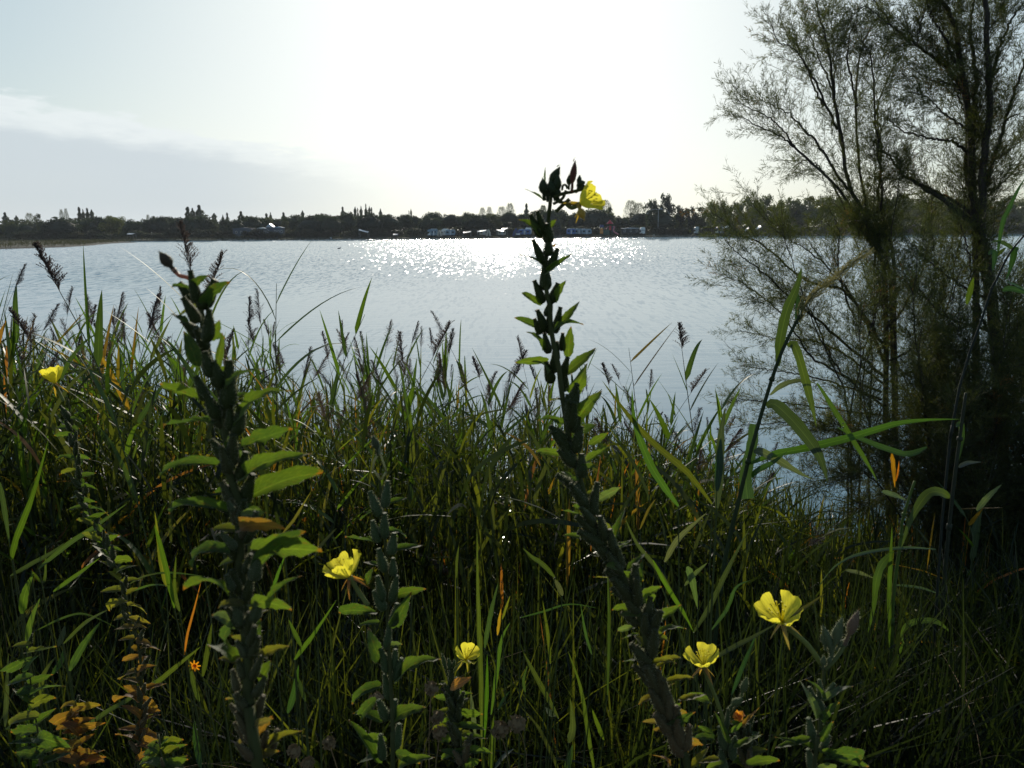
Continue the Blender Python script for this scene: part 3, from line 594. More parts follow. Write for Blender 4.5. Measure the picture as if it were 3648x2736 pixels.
# posts at the water's edge
def post(px, lean, label, hp=2.1):
    t = thing('shore_post', farpt(px, 319.5, -1.0), label, 'post'); g = G(); g.tube([(0, 0, 0), (lean, 0, hp)], .07, 5); sub('pole', g, M['bark'], t)
    g = G(); ring = [(-.15 + .32 * math.cos(q), -.12, .38 + .32 * math.sin(q)) for q in np.linspace(0, 2 * math.pi, 11)]; g.tube(ring, .07, 4, cap=False); sub('ring', g, M['white'], t)
post(1180, .1, 'brown post with a pale ring at its foot on the far water line'); post(2330, -.2, 'thin post with a pale ring below the lamp mast')
def bird(px, py, dd, lb):
    c = P(px, py, dd); t = thing('duck', (c.x, c.y, WATER), lb, 'duck'); g = G(); g.tube([(-.32, 0, .1), (-.2, 0, .08), (0, 0, .06), (.18, 0, .07), (.28, 0, .1)], [.02, .1, .14, .11, .03], 8); sub('body', g, M['bird'], t, True)
    g = G(); g.tube([(.2, 0, .1), (.25, 0, .22), (.27, 0, .28), (.36, 0, .27), (.42, 0, .26)], [.05, .04, .06, .03, .01], 6); sub('head', g, M['dark'], t, True)
bird(1208, 889, 140, 'small grey duck alone on the water in the left half of the lake')
# flat pale stones/boards at the water line
for i, (px, wd) in enumerate(((828, 32), (870, 12), (895, 16), (955, 10), (2392, 26), (2430, 12))):
    c = farpt(px, 318.6, -1.05); o = part('pale_slab', (lambda g: (g.box((0, 0, 0), (wd * pxm(318), .8, .35), taper=.9), g.mesh('pale_slab', M['rock']))[1])(G()), None, Matrix.Translation(c))
    props(o, ('long pale slab at the water line left of the tall tree', 'small pale slab below the long grey cabin', 'pale slab right of the small one below the cabin', 'short pale slab below the bright flat-roofed cabin', 'long pale slab at the water line below the lamp mast', 'short pale slab right of the long one below the lamp mast')[i], 'stone slab')

# ================================================================== near plants
def slope_pt(p):    # ground point under p
    return Vector((p.x, p.y, ground(p.x, p.y)))
# ---- evening primrose pieces, unit sized, shared between the plants
def lf_prof(q): return max(.015, (q + .02) ** .55 * max(0, 1 - q) ** .95 / .37)
LEAF = []
for s in range(10):
    rr = random.Random(s); g = G(); n = 11; droop = rr.uniform(-.1, .5); wav = rr.uniform(.01, .06); tw = rr.uniform(-.9, .9); bow = rr.uniform(-.10, .10)
    pts = [Vector((q, bow * math.sin(q * math.pi), droop * (math.sin(q * math.pi * .9)) - droop * .5 * q * q)) for q in [i / n for i in range(n + 1)]]
    pts = [p - Vector((0, 0, pts[-1].z * (i / n))) for i, p in enumerate(pts)]
    nm = [Vector((0, math.sin(tw * (i / n)), math.cos(tw * (i / n)))) for i in range(n + 1)]
    g.ribbon(pts, 1.0, nm, lf_prof, fold=.28)
    # wavy margins
    for i in range(n + 1):
        for k in (0, 2):
            x, y, z = g.v[i * 3 + k]; g.v[i * 3 + k] = (x, y * (1 + .08 * math.sin(i * 2.3 + s + k)), z + wav * math.sin(i * 1.9 + k * 2 + s))
    # hairs along the margins
    for i in range(70):
        a = rr.randrange(n); k = rr.choice((0, 2)); t = rr.random(); p = Vector(g.v[a * 3 + k]).lerp(Vector(g.v[(a + 1) * 3 + k]), t); sy = 1 if p.y > pts[a].y else -1
        g.add([p, p + Vector((.006, 0, 0)), p + Vector((rr.uniform(-.01, .02), sy * rr.uniform(.03, .07), rr.uniform(-.03, .03)))], [(0, 1, 2)], m=1)
    LEAF.append(g.mesh('primrose_leaf', [M['primleaf'], M['hair']], smooth=True))
POD = []
for s in range(5):
    rr = random.Random(40 + s); g = G(); n = 12; prof = [(0, .22), (.06, .34), (.2, .45), (.4, .42), (.6, .34), (.8, .25), (.93, .19), (.96, .23), (1.0, .21), (.985, .08)]
    bow = rr.uniform(-.12, .12)
    v = []; 
    for q, rd in prof:
        for k in range(n):
            a = 2 * math.pi * k / n; rr_ = rd * (1 + .12 * math.cos(4 * a)); v.append((q, rr_ * math.cos(a) + bow * math.sin(q * 3.1), rr_ * math.sin(a)))
    v.append((.98, 0, 0)); m_ = len(prof)
    f = [(i * n + k, i * n + (k + 1) % n, (i + 1) * n + (k + 1) % n, (i + 1) * n + k) for i in range(m_ - 1) for k in range(n)] + [((m_ - 1) * n + k, (m_ - 1) * n + (k + 1) % n, m_ * n) for k in range(n)]
    g.add(v, f)
    for i in range(230):
        q = rr.uniform(.02, .97); a = rr.uniform(0, 2 * math.pi); rd = float(np.interp(q, [p[0] for p in prof[:9]], [p[1] for p in prof[:9]])); c_, s_ = math.cos(a), math.sin(a); b = Vector((q, rd * c_ + bow * math.sin(q * 3.1), rd * s_))
        L = rr.uniform(.08, .2); g.add([b + Vector((-.004, 0, 0)), b + Vector((.005, 0, 0)), b + Vector((.02 + rr.uniform(0, .03), c_ * L, s_ * L))], [(0, 1, 2)], m=1)
    POD.append(g.mesh('seed_capsule', [M['pod'], M['hair']], smooth=True))
BUD = []
for s in range(3):
    rr = random.Random(60 + s); g = G(); n = 10; prof = [(0, .16), (.3, .15), (.42, .34), (.6, .42), (.78, .3), (.92, .12), (1.0, .03)]; v = []
    for q, rd in prof:
        for k in range(n): a = 2 * math.pi * k / n; v.append((q, rd * math.cos(a) + .25 * (s - 1) * q * q, rd * math.sin(a)))
    g.add(v, [(i * n + k, i * n + (k + 1) % n, (i + 1) * n + (k + 1) % n, (i + 1) * n + k) for i in range(len(prof) - 1) for k in range(n)] + [tuple((len(prof) - 1) * n + k for k in range(n))])
    for k in (-1, 1): g.add([(.95, 0, 0), (.97, .05, 0), (1.12, .1 * k + .25 * (s - 1), .05)], [(0, 1, 2)])
    for i in range(130):
        q = rr.uniform(.02, .97); a = rr.uniform(0, 2 * math.pi); rd = float(np.interp(q, [p[0] for p in prof], [p[1] for p in prof])); c_, s_ = math.cos(a), math.sin(a); b = Vector((q, rd * c_ + .25 * (s - 1) * q * q, rd * s_)); L = rr.uniform(.08, .2)
        g.add([b + Vector((-.004, 0, 0)), b + Vector((.005, 0, 0)), b + Vector((.03, c_ * L, s_ * L))], [(0, 1, 2)], m=1)
    BUD.append(g.mesh('bud', [M['pod'], M['hair']], smooth=True))
def petal_mesh(s):
    g = G(); nu, nv = 8, 8; v = []; u = []
    for j in range(nv + 1):
        q = j / nv; wd = (.10 + .84 * q ** .9) * (1 if q < .8 else math.sqrt(max(0, 1 - ((q - .8) / .235) ** 2)) * .35 + .65)
        for i in range(nu + 1):
            a = (i / nu - .5) * 2; notch = .10 * math.exp(-(a * 3.2) ** 2) * max(0, q - .7) / .3; crv = .07 * (1 - a * a)
            x = q * (1 - .12 * abs(a) ** 2.5 * q) - notch + crv * 0; y = a * wd * .5
            z = .28 * q * q - .18 * q + .22 * (a * a) * q * .6 + .05 * math.sin(a * 7 + s + q * 5) * q + .02 * math.sin(a * 17 + s * 2) * q
            v.append((x, y, z)); u.append((i / nu, q))
    g.add(v, [(j * (nu + 1) + i, j * (nu + 1) + i + 1, (j + 1) * (nu + 1) + i + 1, (j + 1) * (nu + 1) + i) for j in range(nv) for i in range(nu)], u)
    return g.mesh('petal', M['petal'], smooth=True)
PETAL = [petal_mesh(s) for s in range(4)]
g = G(); g.ribbon([(0, 0, 0), (.3, 0, .03), (.7, 0, .02), (1, 0, -.06)], 1.0, (0, 0, 1), lambda q: max(.04, 1 - q ** 1.6 * .95)); SEPAL = g.mesh('sepal', M['primleaf'], True)
g = G()
for i in range(8):
    a = i * math.pi / 4; d = Vector((math.cos(a) * .25, math.sin(a) * .25, .62)); g.tube([(0, 0, 0), d * .6, d], .012, 4); g.tube([d + Vector((-.05, .02, 0)), d + Vector((.05, -.02, .02))], .022, 4)
g.tube([(0, 0, 0), (0, 0, .72)], .014, 4)
for i in range(4): a = i * math.pi / 2 + .4; g.tube([(0, 0, .7), (.12 * math.cos(a), .12 * math.sin(a), .8)], .014, 4)
STAMEN = g.mesh('stamens', M['petal'], True)
def rot_to(d, spin=0.0):
    q = Vector(d).normalized().to_track_quat('Z', 'Y'); return q.to_matrix().to_4x4() @ Matrix.Rotation(spin, 4, 'Z')
def flower(parent, tube_pts, face, size, openness=50, spin=.3, sepc=(.26, .13, .05), npet=4, droop=None):
    """tube_pts: world centre line of the floral tube, ending at the throat; face: direction the cup opens; size: petal length"""
    g = G(); o = Vector(WM[parent.name].translation); inv = WM[parent.name].inverted(); pts = spline([inv @ Vector(p) for p in tube_pts], 9); k = len(pts)
    g.tube(pts, [size * (.085 if i < k - 2 else .12) for i in range(k)], 7)
    fl = part('flower', g.mesh('floral_tube', M['pod'], True), parent, None, (.17, .19, .06)); c = Vector(tube_pts[-1]); B = Matrix.Translation(c) @ rot_to(face, spin)
    for i in range(npet):
        op = R(openness + (random.uniform(-11, 11)))
        mw = B @ Matrix.Rotation(i * math.pi / 2 + random.uniform(-.12, .12), 4, 'Z') @ Matrix.Rotation(-(math.pi / 2 - op), 4, 'Y') @ Matrix.Scale(size, 4) @ Matrix.Diagonal((1, 1.02, 1, 1))
        part('petal', PETAL[i], fl, mw)
    for i in range(4):
        mw = B @ Matrix.Rotation(i * math.pi / 2 + .78, 4, 'Z') @ Matrix.Rotation(R(38 + random.uniform(-14, 22)), 4, 'Y') @ Matrix.Diagonal((size * .85, size * .17, size * .3, 1))
        part('sepal', SEPAL, fl, mw, sepc)
    part('stamens', STAMEN, fl, B @ Matrix.Scale(size, 4))
    return fl
TOC = lambda p: (CAMP - Vector(p)).normalized()
GREEN = (.042, .066, .02); DGREEN = (.036, .058, .022); LIME = (.062, .086, .021); YEL = (.12, .10, .024); RUST = (.15, .07, .028); BRN = (.13, .085, .045); GREY = (.075, .095, .06)
def addleaf(t, b, tp, wpx, d, col, dz0=0.0, depth=None):
    """b, tp: photo pixels of base and tip"""
    px = pxm(d); L = math.hypot(tp[0] - b[0], tp[1] - b[1]) * px
    l_ = max(1, math.dist(b, tp)); b = (b[0] - (tp[0] - b[0]) / l_ * min(14, l_ * .15), b[1] - (tp[1] - b[1]) / l_ * min(14, l_ * .15)); dd = random.uniform(-.32, .32) * L if depth is None else depth * L
    B = P(b[0], b[1], d + dz0); T = P(tp[0], tp[1], d + dz0 + dd)
    n = (TOC(B) * random.uniform(.55, .95) + Vector((random.uniform(-.25, .25), 0, random.uniform(.15, .75)))).normalized()
    j = 1 + random.uniform(-.15, .15)
    part('leaf', random.choice(LEAF), t, frame_mat(B, T, n, width=wpx * px * 1.02, thick=(T - B).length * random.uniform(.5, 1.1)), (col[0] * j, col[1] * j, col[2] * j))
def addpod(t, b, tp, wpx, d, col=(.038, .048, .013), dz0=0.0, kind='seed_capsule', depth=None):
    px = pxm(d); L = math.hypot(tp[0] - b[0], tp[1] - b[1]) * px; dd = random.uniform(-.35, .2) * L if depth is None else depth * L
    B = P(b[0], b[1], d + dz0); T = P(tp[0], tp[1], d + dz0 + dd)
    part(kind, random.choice(POD if kind == 'seed_capsule' else BUD), t, frame_mat(B, T, TOC(B), width=wpx * px * (1.22 if kind == 'seed_capsule' else 1.3)), col)
def primrose(label, stem, d0, d1, r0, r1, base=None):
    """stem: photo pixels from tip down to where it leaves the frame; d0, d1 distance at tip and foot. The foot goes on to the ground."""
    n = len(stem); tot = [0]
    for a, b in zip(stem, stem[1:]): tot.append(tot[-1] + math.dist(a, b))
    pts = [P(px, py, d0 + (d1 - d0) * tot[i] / tot[-1]) for i, (px, py) in enumerate(stem)]
    dr = (pts[-1] - pts[-2]).normalized(); foot = pts[-1] + dr * .25; foot = Vector((foot.x + dr.x * .25, foot.y + dr.y * .2, 0)); foot.z = ground(foot.x, foot.y) - .03
    t = thing('evening_primrose', slope_pt(foot), label, 'evening primrose', None)
    loc = WM[t.name].translation; ctl = [foot, foot.lerp(pts[-1], .5) + Vector((dr.x * .05, 0, 0))] + pts[::-1]; cl = spline([p - loc for p in ctl], 60)
    g = G(); g.tube(cl, [r1 + (r0 - r1) * (i / 59) ** .8 for i in range(60)], 8); sm = part('stem', g.mesh('primrose_stem', M['stem'], True), t)
    def at(f):      # photo pixel and distance a fraction f down the drawn stem
        s_ = f * tot[-1]
        for i in range(n - 1):
            if tot[i + 1] >= s_ or i == n - 2:
                q = (s_ - tot[i]) / (tot[i + 1] - tot[i]); return stem[i][0] + (stem[i + 1][0] - stem[i][0]) * q, stem[i][1] + (stem[i + 1][1] - stem[i][1]) * q, d0 + (d1 - d0) * f, math.atan2(stem[i + 1][1] - stem[i][1], stem[i + 1][0] - stem[i][0])
    return t, at
def mixc(a, b, q): return tuple(a[i] + (b[i] - a[i]) * q for i in range(3))
def dress(t, at, f0, f1, nl, npd, ll, lw, pl, pw, cols, seed, droop=0.2, sw=10):
    """leaves and capsules up a stem between fractions f0 and f1 (0 = tip)"""
    rr = random.Random(seed)
    for i in range(nl):
        f = f0 + (f1 - f0) * (i + rr.uniform(.1, .9)) / nl; x, y, d, an = at(f); sd = 1 if i % 2 else -1; q = (f - f0) / (f1 - f0)
        L = (ll[0] + (ll[1] - ll[0]) * q) * rr.uniform(.7, 1.2); a = rr.uniform(-.55, .75) - droop * .5; fore = rr.uniform(.35, 1) if i % 3 == 0 else 1
        tip = (x + sd * L * math.cos(a) * fore + sd * sw, y - L * math.sin(a)); k = q * (len(cols) - 1); c = mixc(cols[int(k)], cols[min(int(k) + 1, len(cols) - 1)], k - int(k))
        if rr.random() < .15: c = mixc(c, YEL, .5)
        addleaf(t, (x + sd * sw * .4, y), tip, (lw[0] + (lw[1] - lw[0]) * q) * rr.uniform(.75, 1.2), d, c, dz0=rr.uniform(-.012, .012), depth=rr.choice((-1, 1)) * math.sqrt(max(0, 1 - fore * fore)) * .9)
    for i in range(npd):
        f = f0 + (f1 - f0) * (i + rr.uniform(0, 1)) / npd; x, y, d, an = at(f); q = (f - f0) / (f1 - f0); L = (pl[0] + (pl[1] - pl[0]) * q) * rr.uniform(.85, 1.15)
        sd = rr.uniform(-1, 1); sd = math.copysign(abs(sd) ** .5, sd); a = sd * R(rr.uniform(20, 44)); c = mixc((.036, .046, .013), (.062, .058, .024), q); k = q * (len(cols) - 1)
        if q > .75: c = mixc(c, BRN, (q - .75) * 3)
        dx, dy = -math.cos(an), -math.sin(an); sx = x + sd * sw * .55; tip = (sx + (dx * math.cos(a) - dy * math.sin(a)) * L, y + (dx * math.sin(a) + dy * math.cos(a)) * L)
        addpod(t, (sx, y), tip, (pw[0] + (pw[1] - pw[0]) * q) * rr.uniform(.85, 1.1), d, c, dz0=rr.uniform(-.006, .004) - .004 * (1 - abs(sd)))

# ---- B: the tall one right of the middle, in front of the far shore
zb = lambda x, y: (1750 + x / 1.952, 550 + y / 1.952)
zc = lambda x, y: (1850 + x / 1.197, 1350 + y / 1.197)
stemB = [zb(*p) for p in ((425, 215), (410, 340), (395, 480), (395, 640), (378, 760), (385, 960), (408, 1060), (415, 1200), (440, 1350), (470, 1480))] + [zc(*p) for p in ((180, 50), (215, 260), (270, 470), (330, 640), (400, 760), (470, 900), (520, 1030), (560, 1200), (600, 1350), (650, 1480), (720, 1659))]
tB, atB = primrose('tallest evening primrose, leaning stalk with a yellow flower against the sky', stemB, .95, .80, .0022, .0048)
dB = .93
for b, tp, w_, c in (((345, 305), (232, 240), 26, DGREEN), ((330, 560), (190, 455), 50, LIME), ((340, 760), (200, 700), 26, DGREEN), ((400, 805), (565, 690), 36, GREEN), ((330, 1035), (212, 965), 42, LIME), ((455, 1000), (520, 875), 50, LIME),
                     ((335, 1210), (160, 1137), 48, GREEN), ((485, 1170), (617, 1020), 52, LIME), ((440, 1255), (640, 1182), 46, DGREEN), ((345, 1345), (243, 1235), 40, GREEN), ((370, 1435), (165, 1448), 48, LIME), ((545, 1500), (727, 1345), 76, LIME),
                     ((560, 1640), (670, 1450), 100, LIME), ((540, 1380), (555, 1195), 70, LIME), ((370, 1520), (280, 1440), 46, GREEN), ((375, 180), (375, 85), 14, DGREEN), ((410, 510), (452, 455), 34, LIME), ((430, 640), (456, 632), 14, RUST)):
    addleaf(tB, zb(*b), zb(*tp), w_ / 1.952, dB, c)
for b, tp, w_ in (((350, 575), (272, 415), 52), ((368, 560), (320, 392), 46), ((398, 620), (392, 478), 60), ((358, 755), (290, 592), 48), ((395, 705), (398, 590), 58), ((402, 805), (462, 652), 52), ((378, 945), (370, 760), 70), ((362, 1035), (298, 875), 52),
                  ((412, 1035), (464, 893), 54), ((372, 1235), (318, 1080), 56), ((440, 1245), (482, 1060), 50), ((400, 1385), (370, 1240), 52), ((450, 1445), (455, 1300), 50), ((490, 1365), (497, 1240), 42), ((485, 1560), (532, 1410), 56), ((420, 1590), (380, 1445), 64),
                  ((405, 1245), (398, 1120), 50), ((345, 1250), (300, 1140), 44), ((385, 1130), (420, 1010), 50), ((430, 1520), (440, 1380), 58), ((500, 1650), (515, 1500), 60)):
    addpod(tB, zb(*b), zb(*tp), w_ / 1.952, dB, depth=random.uniform(-.25, .15))
for b, tp, w_ in (((370, 320), (358, 165), 60), ((395, 250), (460, 78), 56), ((450, 320), (405, 180), 70), ((440, 300), (485, 145), 54), ((420, 300), (440, 150), 50), ((395, 330), (390, 210), 56), ((470, 330), (440, 220), 60), ((540, 245), (542, 140), 34), ((585, 265), (660, 205), 40), ((600, 240), (628, 145), 34), ((640, 240), (610, 180), 60)):
    addpod(tB, zb(*b), zb(*tp), w_ / 1.952, dB, (.045, .058, .028), kind='bud')
g = G(); loc = WM[tB.name].translation
for cl, rd in ((((450, 400), (500, 350), (545, 312)), .0016), (((440, 300), (500, 272), (560, 262), (640, 240)), .0013), (((430, 345), (470, 325), (500, 300), (520, 250)), .0012), (((470, 330), (530, 340), (590, 350)), .0012), (((492, 250), (500, 215), (520, 215), (530, 240)), .0009)):
    g.tube(spline([P(*zb(*c), dB - .005) - loc for c in cl], 10), rd * 1.5, 6)
part('flower_stalk', g.mesh('flower_stalk', M['stem'], True), tB)
addpod(tB, zb(560, 265), zb(570, 40), 22, dB - .01, (.13, .05, .035), kind='bud', depth=0)
thr = P(*zb(618, 345), dB - .01)
flower(tB, [P(*zb(520, 340), dB - .01), P(*zb(560, 372), dB - .01), thr], (rt * .80 + up * .40 - fw * .55), .029, 50, .3, sepc=(.34, .2, .05))
addpod(tB, zb(600, 345), zb(645, 452), 26, dB - .015, (.45, .32, .08), kind='bud', depth=0)
for b, tp, w_, c in (((160, 205), (80, 178), 30, GREEN), ((250, 175), (355, 50), 62, LIME), ((240, 235), (330, 195), 42, DGREEN), ((310, 275), (380, 230), 30, LIME), ((280, 355), (385, 280), 32, LIME), ((165, 320), (70, 310), 30, LIME), ((220, 415), (165, 395), 24, GREEN), ((340, 515), (435, 462), 32, GREY),
                     ((255, 580), (180, 560), 28, LIME), ((285, 680), (185, 668), 30, LIME), ((355, 765), (310, 740), 30, GREY), ((425, 725), (480, 685), 28, GREY), ((400, 700), (455, 545), 40, GREEN), ((400, 850), (315, 845), 16, YEL), ((470, 805), (545, 738), 34, GREEN), ((455, 915), (390, 908), 24, LIME),
                     ((475, 990), (395, 985), 22, LIME), ((530, 925), (608, 885), 34, LIME), ((570, 1035), (692, 962), 42, LIME), ((480, 1060), (420, 1075), 22, GREY), ((498, 1090), (438, 1108), 20, LIME), ((590, 1092), (712, 1065), 38, LIME), ((520, 1200), (440, 1205), 28, GREEN), ((600, 1225), (690, 1190), 30, YEL),
                     ((640, 1292), (745, 1275), 24, YEL), ((695, 1362), (800, 1345), 28, YEL), ((600, 1465), (525, 1462), 22, BRN), ((675, 1485), (750, 1420), 40, GREEN), ((690, 1595), (755, 1560), 24, RUST), ((625, 1645), (570, 1605), 30, RUST), ((745, 1640), (812, 1568), 36, YEL), ((640, 1430), (690, 1380), 30, GREEN), ((500, 870), (520, 770), 40, DGREEN)):
    x_, y_ = zc(*b); q = (y_ - 1350) / 1386; addleaf(tB, (x_, y_), zc(*tp), w_ / 1.197, .92 - .12 * q, c)
dress(tB, atB, .36, .99, 0, 46, (1, 1), (1, 1), (84, 96), (34, 42), [DGREEN, BRN], 5, sw=24)
dress(tB, atB, .34, .97, 26, 12, (44, 64), (18, 28), (70, 80), (28, 34), [DGREEN, GREEN, GREEN, LIME, YEL, RUST], 6, sw=22)

# ---- A: the thick one on the left, closest
za = lambda x, y: (500 + x / 1.7457, 850 + y / 1.7457)
zd = lambda x, y: (550 + x / 1.683, 1750 + y / 1.683)
stemA = [za(*p) for p in ((335, 250), (350, 330), (375, 440), (400, 600), (430, 740), (470, 870), (510, 1000), (530, 1150), (540, 1300), (555, 1450))] + [zd(*p) for p in ((502, 60), (510, 200), (515, 400), (530, 600), (545, 800), (560, 1000), (565, 1200), (580, 1400), (620, 1659))]
tA, atA = primrose('thick evening primrose closest to the camera, with a wilted drooping bud at its tip', stemA, .68, .58, .0024, .0058)
for b, tp, w_, c in (((300, 312), (198, 306), 24, DGREEN), ((350, 292), (425, 232), 38, DGREEN), ((450, 425), (558, 268), 36, DGREEN), ((285, 515), (185, 465), 52, GREEN), ((440, 610), (492, 505), 62, LIME), ((480, 775), (510, 585), 46, LIME), ((345, 770), (268, 575), 84, DGREEN), ((565, 935), (762, 812), 66, GREEN),
                     ((372, 1002), (115, 903), 42, LIME), ((640, 1155), (938, 948), 60, LIME), ((405, 1132), (145, 1160), 50, GREEN), ((570, 995), (705, 958), 40, DGREEN), ((660, 1285), (945, 1183), 60, GREEN), ((455, 1410), (112, 1492), 60, GREEN), ((665, 1485), (1062, 1338), 95, LIME), ((690, 1605), (1135, 1453), 95, LIME),
                     ((450, 830), (560, 800), 50, LIME), ((570, 1250), (540, 1420), 40, GREEN)):
    addleaf(tA, za(*b), za(*tp), w_ / 1.7457, .645, c)
for b, tp, w_, c in (((420, 112), (92, 137), 60, GREEN), ((540, 145), (672, 128), 50, GREY), ((540, 235), (785, 225), 60, RUST), ((605, 352), (1005, 358), 90, LIME), ((432, 372), (228, 470), 84, DGREEN), ((640, 445), (905, 240), 46, DGREEN), ((422, 622), (172, 588), 64, LIME), ((600, 685), (825, 712), 54, LIME),
                     ((720, 655), (882, 508), 44, GREEN), ((472, 805), (345, 745), 78, GREY), ((482, 1005), (328, 930), 84, LIME), ((668, 985), (812, 930), 56, YEL), ((635, 1120), (700, 1015), 96, LIME), ((728, 1545), (892, 1438), 54, YEL), ((620, 1465), (705, 1348), 40, RUST), ((430, 880), (500, 760), 70, DGREEN), ((600, 900), (640, 760), 60, DGREEN)):
    addleaf(tA, zd(*b), zd(*tp), w_ / 1.683, .605, c)
for b, tp, w_ in (((372, 435), (466, 255), 80), ((362, 405), (308, 195), 56), ((362, 525), (263, 365), 62), ((410, 645), (425, 438), 66), ((412, 1005), (343, 855), 62), ((545, 1055), (552, 755), 88), ((440, 860), (400, 700), 70), ((590, 1225), (622, 1025), 74), ((512, 1372), (438, 1248), 56), ((620, 1505), (655, 1325), 70), ((640, 1655), (702, 1465), 74), ((485, 1120), (400, 960), 70),
                  ((500, 930), (450, 760), 76), ((560, 1190), (560, 1040), 60)):
    addpod(tA, za(*b), za(*tp), w_ / 1.7457, .64, depth=random.uniform(-.2, .1))
for b, tp, w_ in (((490, 345), (398, 248), 46), ((600, 535), (612, 365), 72), ((470, 595), (428, 502), 46), ((548, 995), (490, 897), 50), ((500, 1205), (468, 1068), 48), ((542, 1355), (452, 1278), 50), ((598, 1375), (655, 1225), 64), ((560, 1505), (478, 1388), 52), ((640, 1565), (672, 1438), 50), ((690, 1585), (738, 1428), 50), ((470, 120), (440, 60), 40), ((520, 800), (480, 690), 60), ((590, 780), (620, 640), 66), ((580, 260), (610, 120), 60)):
    q = b[1] / 1659; addpod(tA, zd(*b), zd(*tp), w_ / 1.683, .60, mixc((.06, .072, .032), BRN, max(0, q * 1.6 - .8)), depth=random.uniform(-.2, .1))
dress(tA, atA, .04, .62, 10, 13, (60, 80), (26, 34), (95, 100), (38, 42), [DGREEN, GREEN], 8, sw=26)
dress(tA, atA, .5, .99, 14, 20, (60, 70), (26, 30), (85, 80), (34, 34), [GREEN, BRN], 9, sw=34)
g = G(); loc = WM[tA.name].translation; g.tube([p - loc for p in spline([P(*za(330, 258), .66), P(*za(285, 240), .66), P(*za(240, 228), .66), P(*za(205, 190), .66)], 10)], [.0022, .0021, .002, .0019, .0018, .0018, .0018, .0018, .002, .0025], 7)
wb = part('wilted_flower_tube', g.mesh('wilted_tube', leafmat('wilted_tube', 'obj', trans=.4, tmul=(1.4, 1.2, 1)), True), tA, None, (.42, .2, .12)); wb['label'] = 'pinkish wilted tube'
addpod(tA, za(222, 212), za(118, 82), 38, .66, (.075, .055, .035), kind='bud', depth=0)

# ---- C: the middle one with green capsules, yellow flower on its left
ze = lambda x, y: (1050 + x / 1.343, 1500 + y / 1.343)
stemC = [ze(*p) for p in ((400, 255), (412, 330), (430, 520), (440, 700), (442, 900), (452, 1100), (462, 1300), (470, 1500), (470, 1659))]
tC, atC = primrose('slender green evening primrose left of centre, yellow flower on its left side', stemC, .98, .9, .0016, .0036)
for b, tp, w_, c in (((455, 385), (538, 365), 26, GREEN), ((385, 430), (315, 475), 26, GREEN), ((385, 580), (240, 555), 34, GREEN), ((450, 525), (535, 560), 26, DGREEN), ((480, 610), (612, 595), 36, GREEN), ((395, 685), (328, 675), 24, DGREEN), ((498, 830), (628, 802), 46, LIME), ((370, 915), (212, 918), 42, GREEN), ((390, 965), (300, 980), 26, GREEN),
                     ((495, 965), (560, 815), 60, DGREEN), ((400, 1110), (350, 985), 64, DGREEN), ((455, 1075), (515, 1068), 26, GREY), ((510, 1235), (700, 1140), 62, LIME), ((395, 1275), (275, 1355), 46, GREEN), ((490, 1430), (630, 1370), 70, LIME), ((400, 1430), (278, 1400), 50, GREEN), ((380, 1340), (320, 1420), 50, GREEN), ((390, 1620), (255, 1430), 60, GREEN), ((420, 1530), (320, 1510), 44, LIME),
                     ((520, 1650), (670, 1610), 46, LIME), ((500, 1600), (600, 1640), 50, GREEN), ((350, 760), (375, 700), 40, GREEN), ((410, 1600), (300, 1640), 50, GREEN)):
    addleaf(tC, ze(*b), ze(*tp), w_ / 1.343, .94, c)
for b, tp, w_ in (((405, 455), (358, 335), 44), ((430, 415), (445, 285), 40), ((430, 560), (430, 440), 42), ((400, 580), (372, 475), 40), ((460, 640), (475, 535), 44), ((470, 740), (470, 655), 36), ((465, 865), (488, 740), 40), ((430, 905), (378, 810), 44), ((470, 980), (490, 872), 42), ((435, 1090), (452, 965), 34), ((420, 860), (395, 740), 40), ((470, 1190), (482, 1092), 38), ((480, 1240), (512, 1135), 42),
                  ((440, 1430), (400, 1335), 46), ((470, 1440), (482, 1332), 42), ((480, 1570), (500, 1448), 46), ((440, 1200), (410, 1090), 44), ((450, 1330), (430, 1210), 40), ((430, 720), (400, 610), 42), ((420, 1620), (410, 1500), 42)):
    addpod(tC, ze(*b), ze(*tp), w_ / 1.343, .935, (.06, .085, .035), depth=random.uniform(-.2, .2))
g = G(); loc = WM[tC.name].translation
for cl in (((372, 240), (380, 190), (405, 150), (398, 100)), ((440, 245), (425, 200), (408, 150), (400, 100)), ((410, 280), (385, 245), (375, 240)), ((415, 280), (430, 255), (440, 240))): g.tube([P(*ze(*c), .97) - loc for c in cl], .0016, 6)
part('flower_stalk', g.mesh('flower_stalk', M['hair'], True), tC); addpod(tC, ze(398, 165), ze(385, 65), 26, .97, (.07, .08, .04), kind='bud', depth=0)
flower(tC, [P(*ze(350, 880), .92), P(*ze(305, 815), .92), P(*ze(262, 745), .92)], (-rt * .42 + up * .80 - fw * .3), .035, 48, .2, sepc=(.30, .12, .06))

